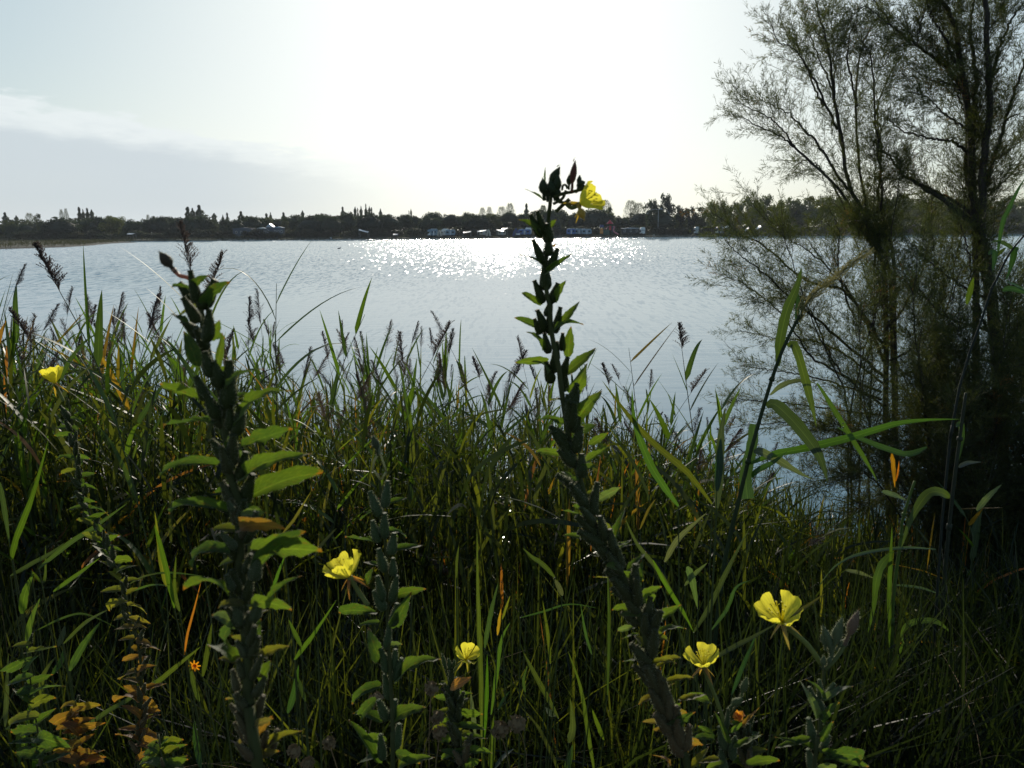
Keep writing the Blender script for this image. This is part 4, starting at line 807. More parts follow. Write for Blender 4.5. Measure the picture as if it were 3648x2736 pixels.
# ---- D: small plant with a small flower
stemD = [ze(*p) for p in ((740, 1215), (748, 1300), (770, 1400), (790, 1500), (810, 1659))]
tD, atD = primrose('small evening primrose low in the middle with a small flower and an orange wilted one', stemD, 1.25, 1.15, .0012, .0028)
dress(tD, atD, .12, 1.0, 16, 18, (60, 90), (22, 34), (58, 66), (22, 28), [GREEN, LIME, GREEN], 12, sw=14)
for b, tp, w_ in (((735, 1225), (698, 1110), 16), ((745, 1220), (742, 1130), 18), ((755, 1200), (760, 1140), 14)): addpod(tD, ze(*b), ze(*tp), w_ / 1.343 * 1.3, 1.24, (.06, .085, .03), kind='bud')
flower(tD, [P(*ze(745, 1215), 1.24), P(*ze(775, 1180), 1.24), P(*ze(818, 1140), 1.23)], (rt * .3 + up * .85 - fw * .45), .030, 52, .9, sepc=(.36, .26, .08))
addleaf(tD, ze(760, 1265), ze(845, 1225), 40, 1.2, (.36, .14, .05))

# ---- E: bottom right, flower on a long tube
zf = lambda x, y: (2200 + x / 2.212, 2000 + y / 2.212)
stemE = [zf(*p) for p in ((850, 1290), (850, 1350), (845, 1450), (840, 1659))]
tE, atE = primrose('low evening primrose right of the leaning stalk, open yellow flower on a long tube', stemE, 1.0, .98, .0016, .0026)
for b, tp, w_ in (((845, 1480), (800, 1300), 70), ((880, 1500), (930, 1380), 60), ((860, 1310), (870, 1160), 40), ((840, 1659), (815, 1480), 70), ((900, 1560), (930, 1400), 60)): addpod(tE, zf(*b), zf(*tp), w_ / 2.212, .98, (.06, .08, .035))
for b, tp, w_, c in (((730, 1350), (630, 1295), 40, GREEN), ((740, 1390), (600, 1400), 60, GREEN), ((860, 1400), (760, 1180), 50, DGREEN), ((700, 1100), (520, 1060), 60, LIME), ((900, 1340), (1000, 1260), 40, GREEN), ((820, 1600), (700, 1640), 50, LIME), ((940, 1450), (1150, 1360), 60, LIME), ((1060, 1600), (1280, 1570), 60, LIME), ((780, 1560), (640, 1590), 60, YEL), ((1000, 1280), (1120, 1150), 44, RUST)):
    addleaf(tE, zf(*b), zf(*tp), w_ / 2.212, .97, c)
g = G(); loc = WM[tE.name].translation; g.tube([P(*zf(850, 1290), .99) - loc, P(*zf(915, 1180), .99) - loc, P(*zf(980, 1060), .99) - loc], [.0015, .0017, .002], 6); part('flower_stalk', g.mesh('flower_stalk', M['stem'], True), tE)
addpod(tE, zf(970, 1080), zf(1005, 905), 26, .99, (.09, .11, .05), kind='bud', depth=0); addpod(tE, zf(880, 1160), zf(970, 1060), 30, .985, (.08, .10, .04), kind='bud', depth=0)
flower(tE, [P(*zf(850, 1300), 1.0), P(*zf(780, 1090), 1.0), P(*zf(700, 900), .99), P(*zf(680, 825), .985)], (-rt * .12 + up * .95 - fw * .25), .033, 55, .6, sepc=(.28, .15, .07))
# E2: wilted orange flower plant beside
stemE2 = [zf(*p) for p in ((980, 1290), (985, 1350), (1000, 1450), (1030, 1659))]
tE2, atE2 = primrose('short evening primrose with a shrivelled orange flower at its top', stemE2, 1.05, 1.03, .0012, .0024)
dress(tE2, atE2, .1, 1, 10, 12, (60, 80), (24, 34), (60, 70), (26, 30), [GREEN, LIME], 17, sw=14)
for i in range(7):
    a = i * .9; addleaf(tE2, zf(955 + 8 * math.cos(a), 1215), zf(955 + 52 * math.cos(a), 1215 + 48 * math.sin(a)), 26, 1.05, (.42, .15, .04))
# ---- F: right, flower on the left and buds at the top
stemF = [zf(*p) for p in ((1640, 820), (1625, 900), (1620, 1050), (1600, 1200), (1590, 1350), (1560, 1500), (1545, 1659))]
tF, atF = primrose('evening primrose at the lower right with plump buds on top and a large yellow flower', stemF, .92, .86, .0019, .0032)
for b, tp, w_ in (((1690, 760), (1640, 500), 80), ((1680, 740), (1770, 440), 90), ((1620, 850), (1612, 740), 50), ((1655, 830), (1680, 740), 44), ((1720, 700), (1790, 600), 60), ((1640, 700), (1620, 570), 50)): addpod(tF, zf(*b), zf(*tp), w_ / 2.212 * .9, .91, (.095, .115, .06), kind='bud', depth=0)
addpod(tF, zf(1790, 660), zf(1900, 385), 36, .905, (.15, .10, .07), kind='bud', depth=0)
g = G(); loc = WM[tF.name].translation; g.tube([P(*zf(*c), .91) - loc for c in ((1640, 850), (1700, 790), (1760, 710), (1810, 610))], [.0028, .0028, .0028, .0034], 7); part('flower_stalk', g.mesh('flower_stalk', M['pod'], True), tF, None, (.11, .13, .05))
for b, tp, w_ in (((1600, 1080), (1590, 930), 50), ((1585, 1180), (1510, 990), 60), ((1640, 1080), (1710, 960), 56), ((1550, 1480), (1505, 1235), 80), ((1600, 1500), (1670, 1370), 60), ((1540, 1640), (1500, 1480), 70), ((1610, 1180), (1570, 1060), 60)): addpod(tF, zf(*b), zf(*tp), w_ / 2.212, .89, (.075, .10, .045), depth=0)
for b, tp, w_, c in (((1570, 1200), (1435, 930), 70, GREY), ((1660, 1080), (1855, 985), 60, GREY), ((1590, 1060), (1480, 930), 40, DGREEN), ((1500, 1400), (1240, 1470), 70, LIME), ((1560, 1480), (1240, 1385), 60, GREEN), ((1640, 1500), (1980, 1620), 80, GREEN), ((1640, 1250), (1750, 1110), 50, DGREEN), ((1580, 1640), (1700, 1650), 60, GREY), ((1620, 1400), (1700, 1260), 60, DGREEN), ((1660, 1560), (1900, 1580), 60, DGREEN)):
    addleaf(tF, zf(*b), zf(*tp), w_ / 2.212, .88, c)
flower(tF, [P(*zf(1620, 830), .92), P(*zf(1500, 660), .92), P(*zf(1390, 560), .91), P(*zf(1300, 480), .90)], (-rt * .38 + up * .82 - fw * .35), .040, 50, .1, sepc=(.30, .2, .1))
# ---- G: left, small flower at the top, rusty leaves at the foot
zg = lambda x, y: (x / 1.08, 1200 + y / 1.08)
stemG = [zg(*p) for p in ((262, 240), (275, 330), (285, 440), (305, 550), (335, 650), (375, 760), (430, 850), (470, 950), (500, 1080), (535, 1200), (545, 1350), (540, 1500), (535, 1659))]
tG, atG = primrose('thin evening primrose among the left reeds, small flower on top, rusty lower leaves', stemG, 1.65, 1.35, .0016, .0040)
dress(tG, atG, .03, .98, 62, 40, (46, 78), (14, 30), (48, 50), (16, 18), [DGREEN, GREEN, GREEN, LIME, YEL, RUST, RUST, RUST], 21, sw=10)
flower(tG, [P(*zg(245, 248), 1.64), P(*zg(228, 215), 1.64), P(*zg(212, 180), 1.63)], (-rt * .25 + up * .93 - fw * .15), .040, 35, .3, sepc=(.36, .2, .07))
# ---- more leafy shoots at the bottom
for lb, st, dd, cols, ll in (('dark leafy shoot in the lower left corner with ragged leaves', ((110, 1180), (120, 1350), (150, 1550), (160, 1659)), 1.3, [DGREEN, GREEN, GREEN], (90, 110)),
                             ('reddening leafy shoot at the bottom left with orange leaves', ((290, 1420), (300, 1540), (300, 1659)), 1.35, [RUST, RUST, RUST], (80, 90)),
                             ('low leafy shoot at the bottom edge, under the thin left primrose', ((620, 1560), (630, 1659)), 1.1, [GREEN, LIME], (70, 80))):
    t_, a_ = primrose(lb, [zg(*p) for p in st], dd, dd - .05, .001, .0025); t_.name = 'leafy_shoot'; WM[t_.name] = WM.get(t_.name, Matrix.Translation(t_.location)); t_['category'] = 'plant'
    dress(t_, a_, .0, 1, 18, 3, ll, (26, 36), (40, 40), (14, 14), cols, 31, sw=6)

# ================================================================== reed belt
def ribs(base, dirv, L, W, bend, K, r, tip=True):
    """many blades at once: returns verts, quads"""
    n = len(base); t = np.linspace(0, 1, K + 1)[None, :, None]
    pos = base[:, None, :] + dirv[:, None, :] * L[:, None, None] * t + bend[:, None, :] * L[:, None, None] * t * t
    tan = dirv[:, None, :] + 2 * bend[:, None, :] * t; sd = np.cross(tan, sph(n, r)[:, None, :]); sd /= np.linalg.norm(sd, axis=2, keepdims=True) + 1e-9
    sd = sd * .6 + np.cross(tan, np.array([0, -1.0, .2])) * .4 / (np.linalg.norm(tan, axis=2, keepdims=True) + 1e-9) if tip == 'cam' else sd
    prof = (np.sin(np.pi * np.clip(t * .93 + .06, 0, 1)) ** .6) * .5
    v = np.stack([pos - sd * W[:, None, None] * prof, pos + sd * W[:, None, None] * prof], 2).reshape(-1, 3)
    i0 = (np.arange(n) * (K + 1) * 2)[:, None] + (np.arange(K) * 2)[None, :]; f = np.stack([i0, i0 + 1, i0 + 3, i0 + 2], 2).reshape(-1, 4)
    return v, f
OX = [-400, 0, 200, 400, 650, 900, 1100, 1300, 1500, 1700, 1900, 2100, 2300, 2500, 2700, 2900, 3300, 4000]
OY = [1060, 1090, 1170, 1200, 1190, 1250, 1310, 1330, 1310, 1360, 1380, 1390, 1450, 1540, 1640, 1720, 1780, 1780]
def reed_proto(seed, plume, hid):
    """a reed 2.3 m tall at the origin: culm, blades, plume"""
    rr = random.Random(seed); H = 2.3; lean = rr.uniform(-.16, .16); parts_ = []
    cl = spline([(0, 0, 0), (lean * .3, rr.uniform(-.04, .04), H * .4), (lean * 1.1, rr.uniform(-.08, .08), H * .8), (lean * 2.0, rr.uniform(-.1, .1), H)], 14)
    g = G(); g.tube(cl, [.0042 - .0032 * i / 13 for i in range(14)], 5)
    for i in range(2, 12, 2): g.tube([cl[i], cl[i] + Vector((0, 0, .012))], [.0056 - .0003 * i, .0050 - .0003 * i], 5)
    parts_.append(('culm', g.mesh('culm', M['culm']), (1, 1, 1)))
    nl = rr.randint(7, 11); az = rr.uniform(0, 6.28)
    for k in range(nl):
        q = .30 + (.54 if plume else .66) * (k + rr.uniform(-.2, .2)) / nl; fi = q * 13; b = cl[int(fi)].lerp(cl[min(int(fi) + 1, 13)], fi % 1); az += math.pi + rr.uniform(-.5, .5)
        L = rr.uniform(.26, .5) * (1.1 - .5 * abs(q - .65)); wd = rr.uniform(.014, .026); st = rr.uniform(.2, .75); dr = rr.choice((.05, .2, .5, .9)) * rr.uniform(.5, 1)
        h = Vector((math.cos(az), math.sin(az), 0)); pts = []
        for i in range(10):
            s = i / 9; pts.append(b + h * L * (s * math.sin(st) + .25 * s * s * dr) + Vector((0, 0, L * (s * math.cos(st) - dr * .55 * s * s * s))))
        nm = (h * -.7 + Vector((rr.uniform(-.5, .5), rr.uniform(-.7, .1), .6))).normalized(); g = G(); g.ribbon(pts, wd, nm, lambda s: max(.02, min(1, s * 9 + .25) * (1 - s ** 2.2) ** .9), fold=.22)
        c = (.05, .082, .02) if rr.random() < .82 else ((.15, .13, .03) if rr.random() < .7 else (.24, .10, .03))
        parts_.append(('leaf', g.mesh('reed_leaf', M['reed'], True), mixc(c, (.07, .10, .022), rr.random())))
    if plume:
        g = G(); top = cl[-1]; up_ = (cl[-1] - cl[-3]).normalized(); side = rr.choice((-1, 1)); Lp = rr.uniform(.22, .34)
        for i in range(90):
            q = i / 90; b = top + up_ * Lp * (q * .85 - .12); a = rr.gauss(0 if side > 0 else math.pi, .9); h = Vector((math.cos(a), math.sin(a) * .8, 0)); ln = Lp * (.36 * (1 - q * .75)) * rr.uniform(.7, 1.2)
            p1 = b + (up_ * .85 + h * .27) * ln * .55; p2 = b + (up_ * .8 + h * .52) * ln
            g.ribbon([b, p1, p2], .0012, (0, -1, .2), lambda s: 1, fold=0)
            for j in range(7):
                s = .2 + .8 * j / 7; c = (b.lerp(p1, s * 2) if s < .5 else p1.lerp(p2, s * 2 - 1)); e = c + (up_ * .8 + h * .4 + Vector((rr.uniform(-.5, .5), rr.uniform(-.5, .5), rr.uniform(-.2, .3)))).normalized() * rr.uniform(.007, .014)
                m_ = c.lerp(e, .5); sdv = Vector((rr.uniform(-1, 1), rr.uniform(-.5, .5), rr.uniform(-.3, .3))).normalized() * .0016; g.add([c, m_ + sdv, e, m_ - sdv], [(0, 1, 2, 3)])
        parts_.append(('plume', g.mesh('reed_plume', M['plume']), rr.choice(((.065, .052, .05), (.085, .065, .055), (.055, .045, .045)))))
    return parts_, cl[-1]
PRO = [reed_proto(100 + i, i % 2 == 0 or i in (5, 15, 17), i) for i in range(18)]
reeds = []
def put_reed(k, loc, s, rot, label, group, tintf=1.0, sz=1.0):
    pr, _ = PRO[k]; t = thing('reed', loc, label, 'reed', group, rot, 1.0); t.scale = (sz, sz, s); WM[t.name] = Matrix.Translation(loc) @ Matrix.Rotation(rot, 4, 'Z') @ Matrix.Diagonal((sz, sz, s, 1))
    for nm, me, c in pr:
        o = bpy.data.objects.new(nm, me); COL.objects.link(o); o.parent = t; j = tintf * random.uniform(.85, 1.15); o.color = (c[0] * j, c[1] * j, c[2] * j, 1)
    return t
def hero(k, tip, d, label, rot, sz=1.0, tintf=1.0):
    """put the top of prototype k on this photo pixel, d metres out"""
    T = P(tip[0], tip[1], d) - Vector((0, 0, .17 if PRO[k][0][-1][0] == 'plume' else 0)); top = PRO[k][1]; r_ = Matrix.Rotation(rot, 3, 'Z') @ Vector((top.x * sz, top.y * sz, 0)); x, y = T.x - r_.x, T.y - r_.y
    gz = ground(x, y) - .02; put_reed(k, Vector((x, y, gz)), (T.z - gz) / top.z, rot, label, None, tintf, sz)
HL = [(0, (178, 830), 2.6, 'tall leafy reed at the far left with a big brown plume above the spit', .3, 1.15), (2, (662, 800), 3.3, 'tallest reed behind the thick primrose, brown plume reaching the far shore', 0, 1.0), (4, (735, 895), 3.3, 'reed with a slanted plume just right of the tallest left one', .4, 1.0),
      (6, (515, 1020), 3.2, 'reed with a dense dark plume left of the thick primrose', .2, 1.0), (8, (82, 1050), 3.0, 'reed with a bent dark plume at the left edge', .3, 1.0), (10, (90, 1110), 3.2, 'shorter plumed reed beside the bent one at the left edge', 2.5, .9),
      (12, (313, 1085), 5.5, 'thin reed with a small pale plume alone between two leafy clumps', 0, .9), (14, (362, 1150), 4.2, 'reed with a slanting plume under the thin pale one', .5, .9), (16, (395, 1140), 4.3, 'reed with a ragged double plume at the left', 2.2, .9),
      (1, (985, 1010), 3.6, 'slender plumeless reed with long arching blades right of the thick primrose', .2, 1.2), (0, (893, 1120), 4.6, 'plumed reed close behind the arching plumeless one', 1.2, .9), (2, (1162, 1185), 5.4, 'thin reed with a narrow brown plume standing alone over the water', 0, .85),
      (3, (1300, 1120), 3.8, 'leafy reed with straight blades fanning up to the right', .1, 1.2), (5, (1075, 1240), 4.6, 'reed with a thin bluish plume between the two fanned ones', .6, .9), (4, (1548, 1130), 3.7, 'reed with the biggest dark plume in the middle of the belt', .2, 1.1),
      (6, (1578, 1095), 4.8, 'very slender reed with a thin tip right of the biggest plume', 1.5, .85), (8, (1703, 1235), 4.4, 'reed with a dark narrow plume left of the tall primrose', .2, .95), (10, (1665, 1290), 4.5, 'reed with a wide loose plume left of the tall primrose', 2.8, .95), (12, (1750, 1350), 4.5, 'reed whose plume slants right toward the tall primrose', .4, 1.0),
      (14, (1862, 1205), 5.2, 'thin upright reed just left of the tall primrose stalk', 0, .85), (16, (1268, 1310), 4.2, 'reed with a drooping combed plume in the middle left', .5, 1.0), (0, (2168, 1255), 4.2, 'reed with a pale plume just right of the tall primrose', .1, .9), (8, (2432, 1110), 3.8, 'tall reed with overlapping blades and a slanted plume right of centre', .35, 1.15),
      (4, (2472, 1285), 4.3, 'reed with a short upright plume left of the twiggy shrub', 0, .95), (7, (2240, 1240), 3.9, 'plumeless reed with upright blades right of the tall primrose', .3, 1.0), (9, (2570, 1430), 3.7, 'plumeless reed beside the lower edge of the twiggy shrub', .2, 1.0), (11, (560, 1180), 3.4, 'broad-leaved reed in the clump left of the thick primrose', .2, 1.2), (13, (250, 1180), 3.4, 'dark leafy reed under the far-left plume', .9, 1.1)]
for k, tip, d, lb, rot, sz in HL: hero(k, tip, d, lb, rot, sz)
rr = random.Random(77); cnt = 0
while cnt < 270:
    px = rr.uniform(-300, 3900) if rr.random() < .5 else rr.uniform(-300, 2750); d = rr.uniform(3.0, 8.6)
    top = float(np.interp(px, OX, OY)) + abs(rr.gauss(0, 1)) * 170 + rr.uniform(-170, 0)
    if 1660 < px < 1880: top = max(top, 1900 if rr.random() < .9 else top)
    if px > 2700 and rr.random() < .45: continue
    T = P(px, top, d); gz = ground(T.x, d) - .02; s = (T.z - gz - .12) / 2.3
    if not .32 < s < 1.3: continue
    k = rr.randrange(18); pl = PRO[k][0][-1][0] == 'plume'; side = 'at the far left' if px < 420 else 'behind the thick left primrose' if px < 1000 else 'behind the slender middle primrose' if px < 1560 else 'behind the tallest primrose' if px < 2250 else 'in front of the tamarisks'
    put_reed(k, Vector((T.x, d, gz)), s, rr.uniform(0, 6.28), ('green reed with a feathery brown plume ' if pl else 'green leafy reed without a plume ') + side, ('plumed' if pl else 'leafy') + ' reeds ' + side, tintf=rr.uniform(.7, 1.25) * (1.1 if px < 1300 else .8), sz=rr.uniform(.75, 1.15)); cnt += 1  # left reeds brighter, the rest darker: sunlight put into the tint

def scatter_blades(name, label, n, pxr, dr, topf, Lr, Wr, leanr, seed, mat, tintf, K=4, floor_=True, up0_=.0, cat='reeds', sig=120):
    r = np.random.default_rng(seed); px = r.uniform(*pxr, n); d = r.uniform(dr[0] ** .7, dr[1] ** .7, n) ** (1 / .7)
    x = np.array([P(a, 1400, b).x for a, b in zip(px, d)]); gz = np.array([ground(a, b) for a, b in zip(x, d)])
    tz = np.array([P(a, topf(a) + c, b).z for a, b, c in zip(px, d, np.abs(r.normal(0, 1, n)) * sig)])
    L = r.uniform(*Lr, n); zb_ = gz + np.clip(tz - gz - L * .85, 0, None) * r.uniform(0, 1, n) ** .8 * up0_
    L = np.minimum(L, np.maximum(tz - zb_, .05)); keep = (tz - gz) > .12
    if name == 'reed_undergrowth': keep &= ~((np.abs(px - 1772) < 60) & (d > 3.0) & (r.random(n) < .93))
    a = r.uniform(0, 2 * np.pi, n); ln = np.abs(r.normal(0, leanr, n)); dv = np.stack([np.cos(a) * ln, np.sin(a) * ln, np.ones(n)], 1); dv /= np.linalg.norm(dv, axis=1, keepdims=True)
    bd = np.stack([np.cos(a) * ln * .9, np.sin(a) * ln * .9, -ln * .55], 1); base = np.stack([x, d, zb_], 1)
    W = r.uniform(*Wr, n); v, f = ribs(base[keep], dv[keep], L[keep], W[keep], bd[keep], K, r); tint = np.repeat(tintf(px, r)[keep], (K + 1) * 2)
    return props(part(name, mesh_of(name, v, f, mat, tint=tint, smooth=True)), label, cat, kind='stuff')
def tint_reed(px, r):
    t = r.random(len(px)) ** 2.2 * .8 + .08 * (px < 1300); k = r.random(len(px)); t = np.where(k < .035, r.uniform(.85, .97, len(px)), t); return np.where((k > .988), r.uniform(.97, 1, len(px)), t)  # left blades get a lighter tint, standing in for stronger sunlight
OUT = lambda a: float(np.interp(a, OX, OY))
scatter_blades('reed_undergrowth', 'dense tangle of thin reed blades and stems along the water edge', 26000, (-500, 4100), (3.0, 8.0), lambda a: OUT(a) - 10 + 25 * math.sin(a * .013) + 20 * math.sin(a * .041), (.22, .55), (.005, .015), .38, 3, M['blade'], tint_reed, 4, True, 1.0, sig=330)
scatter_blades('reed_stems', 'thin upright reed stems filling the belt', 8000, (-500, 4100), (3.2, 8.0), lambda a: OUT(a) - 30, (.9, 2.2), (.003, .006), .09, 4, M['blade'], tint_reed, 3, sig=260)
gt = lambda a: 1830 + 60 * math.sin(a * .004)
scatter_blades('reed_leaves', 'loose broad reed leaves sticking out of the tangle', 8500, (-400, 4000), (2.6, 7.5), lambda a: OUT(a) - 40 + (250 if a > 2700 else 0), (.2, .45), (.008, .02), .36, 14, M['blade'], lambda p, r: np.where(r.random(len(p)) < .06, r.uniform(.86, .99, len(p)), .05 + .75 * r.random(len(p)) ** 1.8 - .05 * (p > 2600)), 6, True, 1.0, sig=260)  # slightly darker tint on the right, shade put into the leaf colour
scatter_blades('tall_grass', 'tangled dark green grass covering the bank below the primroses', 26000, (-700, 4400), (1.7, 5.0), gt, (.3, .95), (.003, .009), .4, 6, M['blade'], lambda p, r: r.random(len(p)) ** 1.9 * (.8 - .55 * (p > 2500)) + .3 * (r.random(len(p)) < .05), 4, cat='grass')  # tint lowered on the right: tamarisk shade put into the grass colour
scatter_blades('short_grass', 'short fine grass and weeds close to the ground', 26000, (-900, 4600), (1.9, 6.0), lambda a: 1900, (.08, .35), (.002, .006), .6, 9, M['blade'], lambda p, r: r.random(len(p)) ** 1.6 * (.7 - .6 * (p > 2500)), 3, cat='grass')  # near-black tint on the right stands in for tamarisk shade
scatter_blades('dead_stalks', 'thin bleached dead stalks lying crosswise in the grass', 420, (-300, 4000), (1.6, 4.5), lambda a: 2000, (.2, .7), (.0010, .0020), 1.1, 10, M['dry'], lambda p, r: p * 0, 5, True, .8, cat='dead stalks')

# ------------------------------------------------------------------ giant reeds on the right: broad blades drawn where they hang
zr = lambda x, y: (2500 + x / 1.843, 800 + y / 1.843)
zh = lambda x, y: (2900 + x / 1.242, 1400 + y / 1.242)
zm = lambda x, y: (2050 + x / 2.073, 1000 + y / 2.073)
zn = lambda x, y: (1600 + x / 1.772, 1800 + y / 1.772)
BG = (.042, .066, .02); BL = (.062, .088, .02); BD = (.030, .052, .028); BP = (.09, .11, .07); BO = (.30, .12, .02)  # BP: sky reflection on glossy blades painted as a pale colour
def blade_part(t, pts, w_, d, col, face=.75, nm='leaf', n=16, pr=None):
    loc = WM[t.name].translation; dd = d if hasattr(d, '__len__') else (d, d + random.uniform(-.06, .06)); k = len(pts) - 1; w_ = w_ * (.76 if w_ > 20 else .9)
    c = [P(p[0], p[1], dd[0] + (dd[-1] - dd[0]) * i / k) - loc for i, p in enumerate(pts)]; c = spline(c, n); tc_ = TOC(c[n // 2] + loc)
    col = tuple(q_ * random.uniform(.75, 1.15) for q_ in col)
    if t['category'] == 'grass clump':
        lo = max((P(p[0], p[1], dd[0]) for p in (pts[0], pts[-1])), key=lambda q_: -q_.z); lo = P(*max((pts[0], pts[-1]), key=lambda q_: q_[1])[:2], dd[0]) - loc; ft = Vector((lo.x * .8 + random.uniform(-.03, .03), lo.y * .8 + .05, 0)); ft.z = ground(ft.x + loc.x, ft.y + loc.y) - loc.z - .02
        g = G(); g.tube(spline([ft, ft.lerp(lo, .55) + Vector((0, 0, .03)), lo], 8), [.0026 - .0002 * i for i in range(8)], 5); part('stem', g.mesh('blade_stem', M['culm']), t)
    nm_ = (tc_ * face + Vector((random.uniform(-.4, .4), 0, 1 - face + random.uniform(-.1, .3)))).normalized(); g = G()
    g.ribbon(c, w_ * pxm(dd[0]) * 1.08, nm_, pr or (lambda s: max(.01, min(1, s * 3.2 + .3) * min(1, (1 - s) * 2.1) ** .85)), fold=.2)
    for i_ in range(3, len(g.v)):   # uneven margins
        if i_ % 3 != 1: a_ = Vector(g.v[i_]); m0 = Vector(g.v[i_ - (i_ % 3) + 1]); g.v[i_] = tuple(m0 + (a_ - m0) * random.uniform(.86, 1.08))
    o = part(nm, g.mesh('broad_blade', M['reed'], True), t, None, col); return o
def culm_part(t, pts, w_, d, col=(.06, .085, .03), nm='culm'):
    loc = WM[t.name].translation; c = spline([P(p[0], p[1], d) - loc for p in pts], 24); g = G(); r_ = w_ * pxm(d) / 2; g.tube(c, [r_ * (1.1 - .5 * i / 23) for i in range(24)], 8)
    for i in range(4, 22, 5): g.tube([c[i], c[i].lerp(c[i + 1], .25)], [r_ * 1.25, r_ * 1.15], 8)
    return part(nm, g.mesh('giant_culm', M['pod'], True), t, None, col)
def foot(px, d): p = P(px, 2736, d); return Vector((p.x, p.y, ground(p.x, p.y) - .03))
def to_ground(px, py, d):      # photo pixel of the ground straight below
    p = P(px, py, d); v = Vector((p.x, p.y, ground(p.x, p.y) - .03)) - CAMP; k = v.dot(fw); return (W0 / 2 + FPX * v.dot(rt) / k, H0 / 2 - FPX * v.dot(up) / k)
d = 2.1; t = thing('giant_reed', foot(2420, d), 'big leaning reed with a golden drooping plume in front of the twiggy shrub', 'reed')
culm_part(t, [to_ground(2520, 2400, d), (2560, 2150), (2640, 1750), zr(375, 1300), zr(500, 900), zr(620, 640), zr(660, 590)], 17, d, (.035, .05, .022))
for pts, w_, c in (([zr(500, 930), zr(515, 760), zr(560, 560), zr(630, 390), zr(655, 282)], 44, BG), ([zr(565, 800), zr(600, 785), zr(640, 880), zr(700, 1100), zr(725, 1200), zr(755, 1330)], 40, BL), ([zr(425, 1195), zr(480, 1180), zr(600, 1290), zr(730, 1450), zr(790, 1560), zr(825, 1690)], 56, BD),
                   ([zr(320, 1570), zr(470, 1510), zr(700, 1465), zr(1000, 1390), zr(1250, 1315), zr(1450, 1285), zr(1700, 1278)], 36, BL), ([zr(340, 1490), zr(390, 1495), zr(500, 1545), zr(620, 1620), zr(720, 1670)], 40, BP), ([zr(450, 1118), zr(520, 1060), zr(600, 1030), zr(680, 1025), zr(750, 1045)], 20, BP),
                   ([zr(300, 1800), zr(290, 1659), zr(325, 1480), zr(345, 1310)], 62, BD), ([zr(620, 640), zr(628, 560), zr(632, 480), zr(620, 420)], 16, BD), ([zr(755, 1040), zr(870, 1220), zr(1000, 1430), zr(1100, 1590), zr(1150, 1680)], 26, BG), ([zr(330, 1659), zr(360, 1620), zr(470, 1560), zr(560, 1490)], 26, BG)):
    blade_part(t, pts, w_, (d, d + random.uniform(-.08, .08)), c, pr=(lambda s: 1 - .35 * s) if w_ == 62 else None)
g = G(); loc = WM[t.name].translation; ax = spline([P(*zr(*c), d) - loc for c in ((640, 640), (690, 500), (840, 370), (1000, 240), (1135, 145))], 40); rr = random.Random(5)
for i in range(80):
    q = rr.uniform(0, .8); k = int(q * 39); b = ax[k]; e = ax[min(39, k + rr.randint(5, 11))]; e = e + Vector((rr.gauss(0, .009), rr.gauss(0, .02), rr.gauss(0, .009))) * (1.1 - q)
    m_ = b.lerp(e, .5) + Vector((rr.gauss(0, .006), rr.gauss(0, .01), rr.gauss(0, .006))); g.ribbon([b, m_, e], .0016, (0, -1, .2), lambda s: 1, fold=0)
    for j in range(10):
        c = b.lerp(m_, j / 5) if j < 5 else m_.lerp(e, j / 5 - 1); dv = ((e - b).normalized() + Vector((rr.gauss(0, .3), rr.gauss(0, .3), rr.gauss(0, .3)))) * .009; s_ = Vector((.0011, 0, .0011)); g.add([c, c + dv * .5 + s_, c + dv, c + dv * .5 - s_], [(0, 1, 2, 3)])
pl = part('plume', g.mesh('golden_plume', M['plume']), t, None, (.15, .15, .06)); pl['label'] = 'golden drooping plume'
d = 2.3; t = thing('giant_reed', foot(3190, d), 'lit green reed stem with folded pale blades at its foot, lower right', 'reed')
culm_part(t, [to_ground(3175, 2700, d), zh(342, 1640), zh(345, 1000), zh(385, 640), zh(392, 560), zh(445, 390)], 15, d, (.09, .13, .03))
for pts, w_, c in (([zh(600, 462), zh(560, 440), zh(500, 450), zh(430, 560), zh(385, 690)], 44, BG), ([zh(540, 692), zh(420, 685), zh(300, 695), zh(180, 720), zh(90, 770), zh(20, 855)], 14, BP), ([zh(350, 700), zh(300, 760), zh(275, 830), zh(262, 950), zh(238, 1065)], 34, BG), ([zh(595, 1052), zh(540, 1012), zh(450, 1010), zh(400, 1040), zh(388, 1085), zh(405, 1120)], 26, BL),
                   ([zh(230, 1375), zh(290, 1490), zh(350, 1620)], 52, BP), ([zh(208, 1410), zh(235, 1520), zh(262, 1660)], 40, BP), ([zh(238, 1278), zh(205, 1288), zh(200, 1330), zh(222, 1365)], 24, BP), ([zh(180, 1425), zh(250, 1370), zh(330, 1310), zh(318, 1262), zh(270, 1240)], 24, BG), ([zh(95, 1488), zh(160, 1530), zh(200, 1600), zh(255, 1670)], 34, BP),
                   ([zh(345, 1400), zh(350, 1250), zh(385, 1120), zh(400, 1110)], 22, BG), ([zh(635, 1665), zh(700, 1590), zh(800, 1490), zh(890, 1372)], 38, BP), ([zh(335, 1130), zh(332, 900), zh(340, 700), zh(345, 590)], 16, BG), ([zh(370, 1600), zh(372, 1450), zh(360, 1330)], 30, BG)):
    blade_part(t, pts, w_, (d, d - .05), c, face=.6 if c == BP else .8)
d = 2.7; t = thing('giant_reed', foot(3360, d), 'tall shaded reed stem rising the height of the right side', 'reed')
culm_part(t, [to_ground(3350, 2700, d), zh(562, 1659), zh(560, 1200), zh(575, 850), zh(610, 480), zh(645, 200), zh(672, 0)], 17, d, (.04, .045, .03))
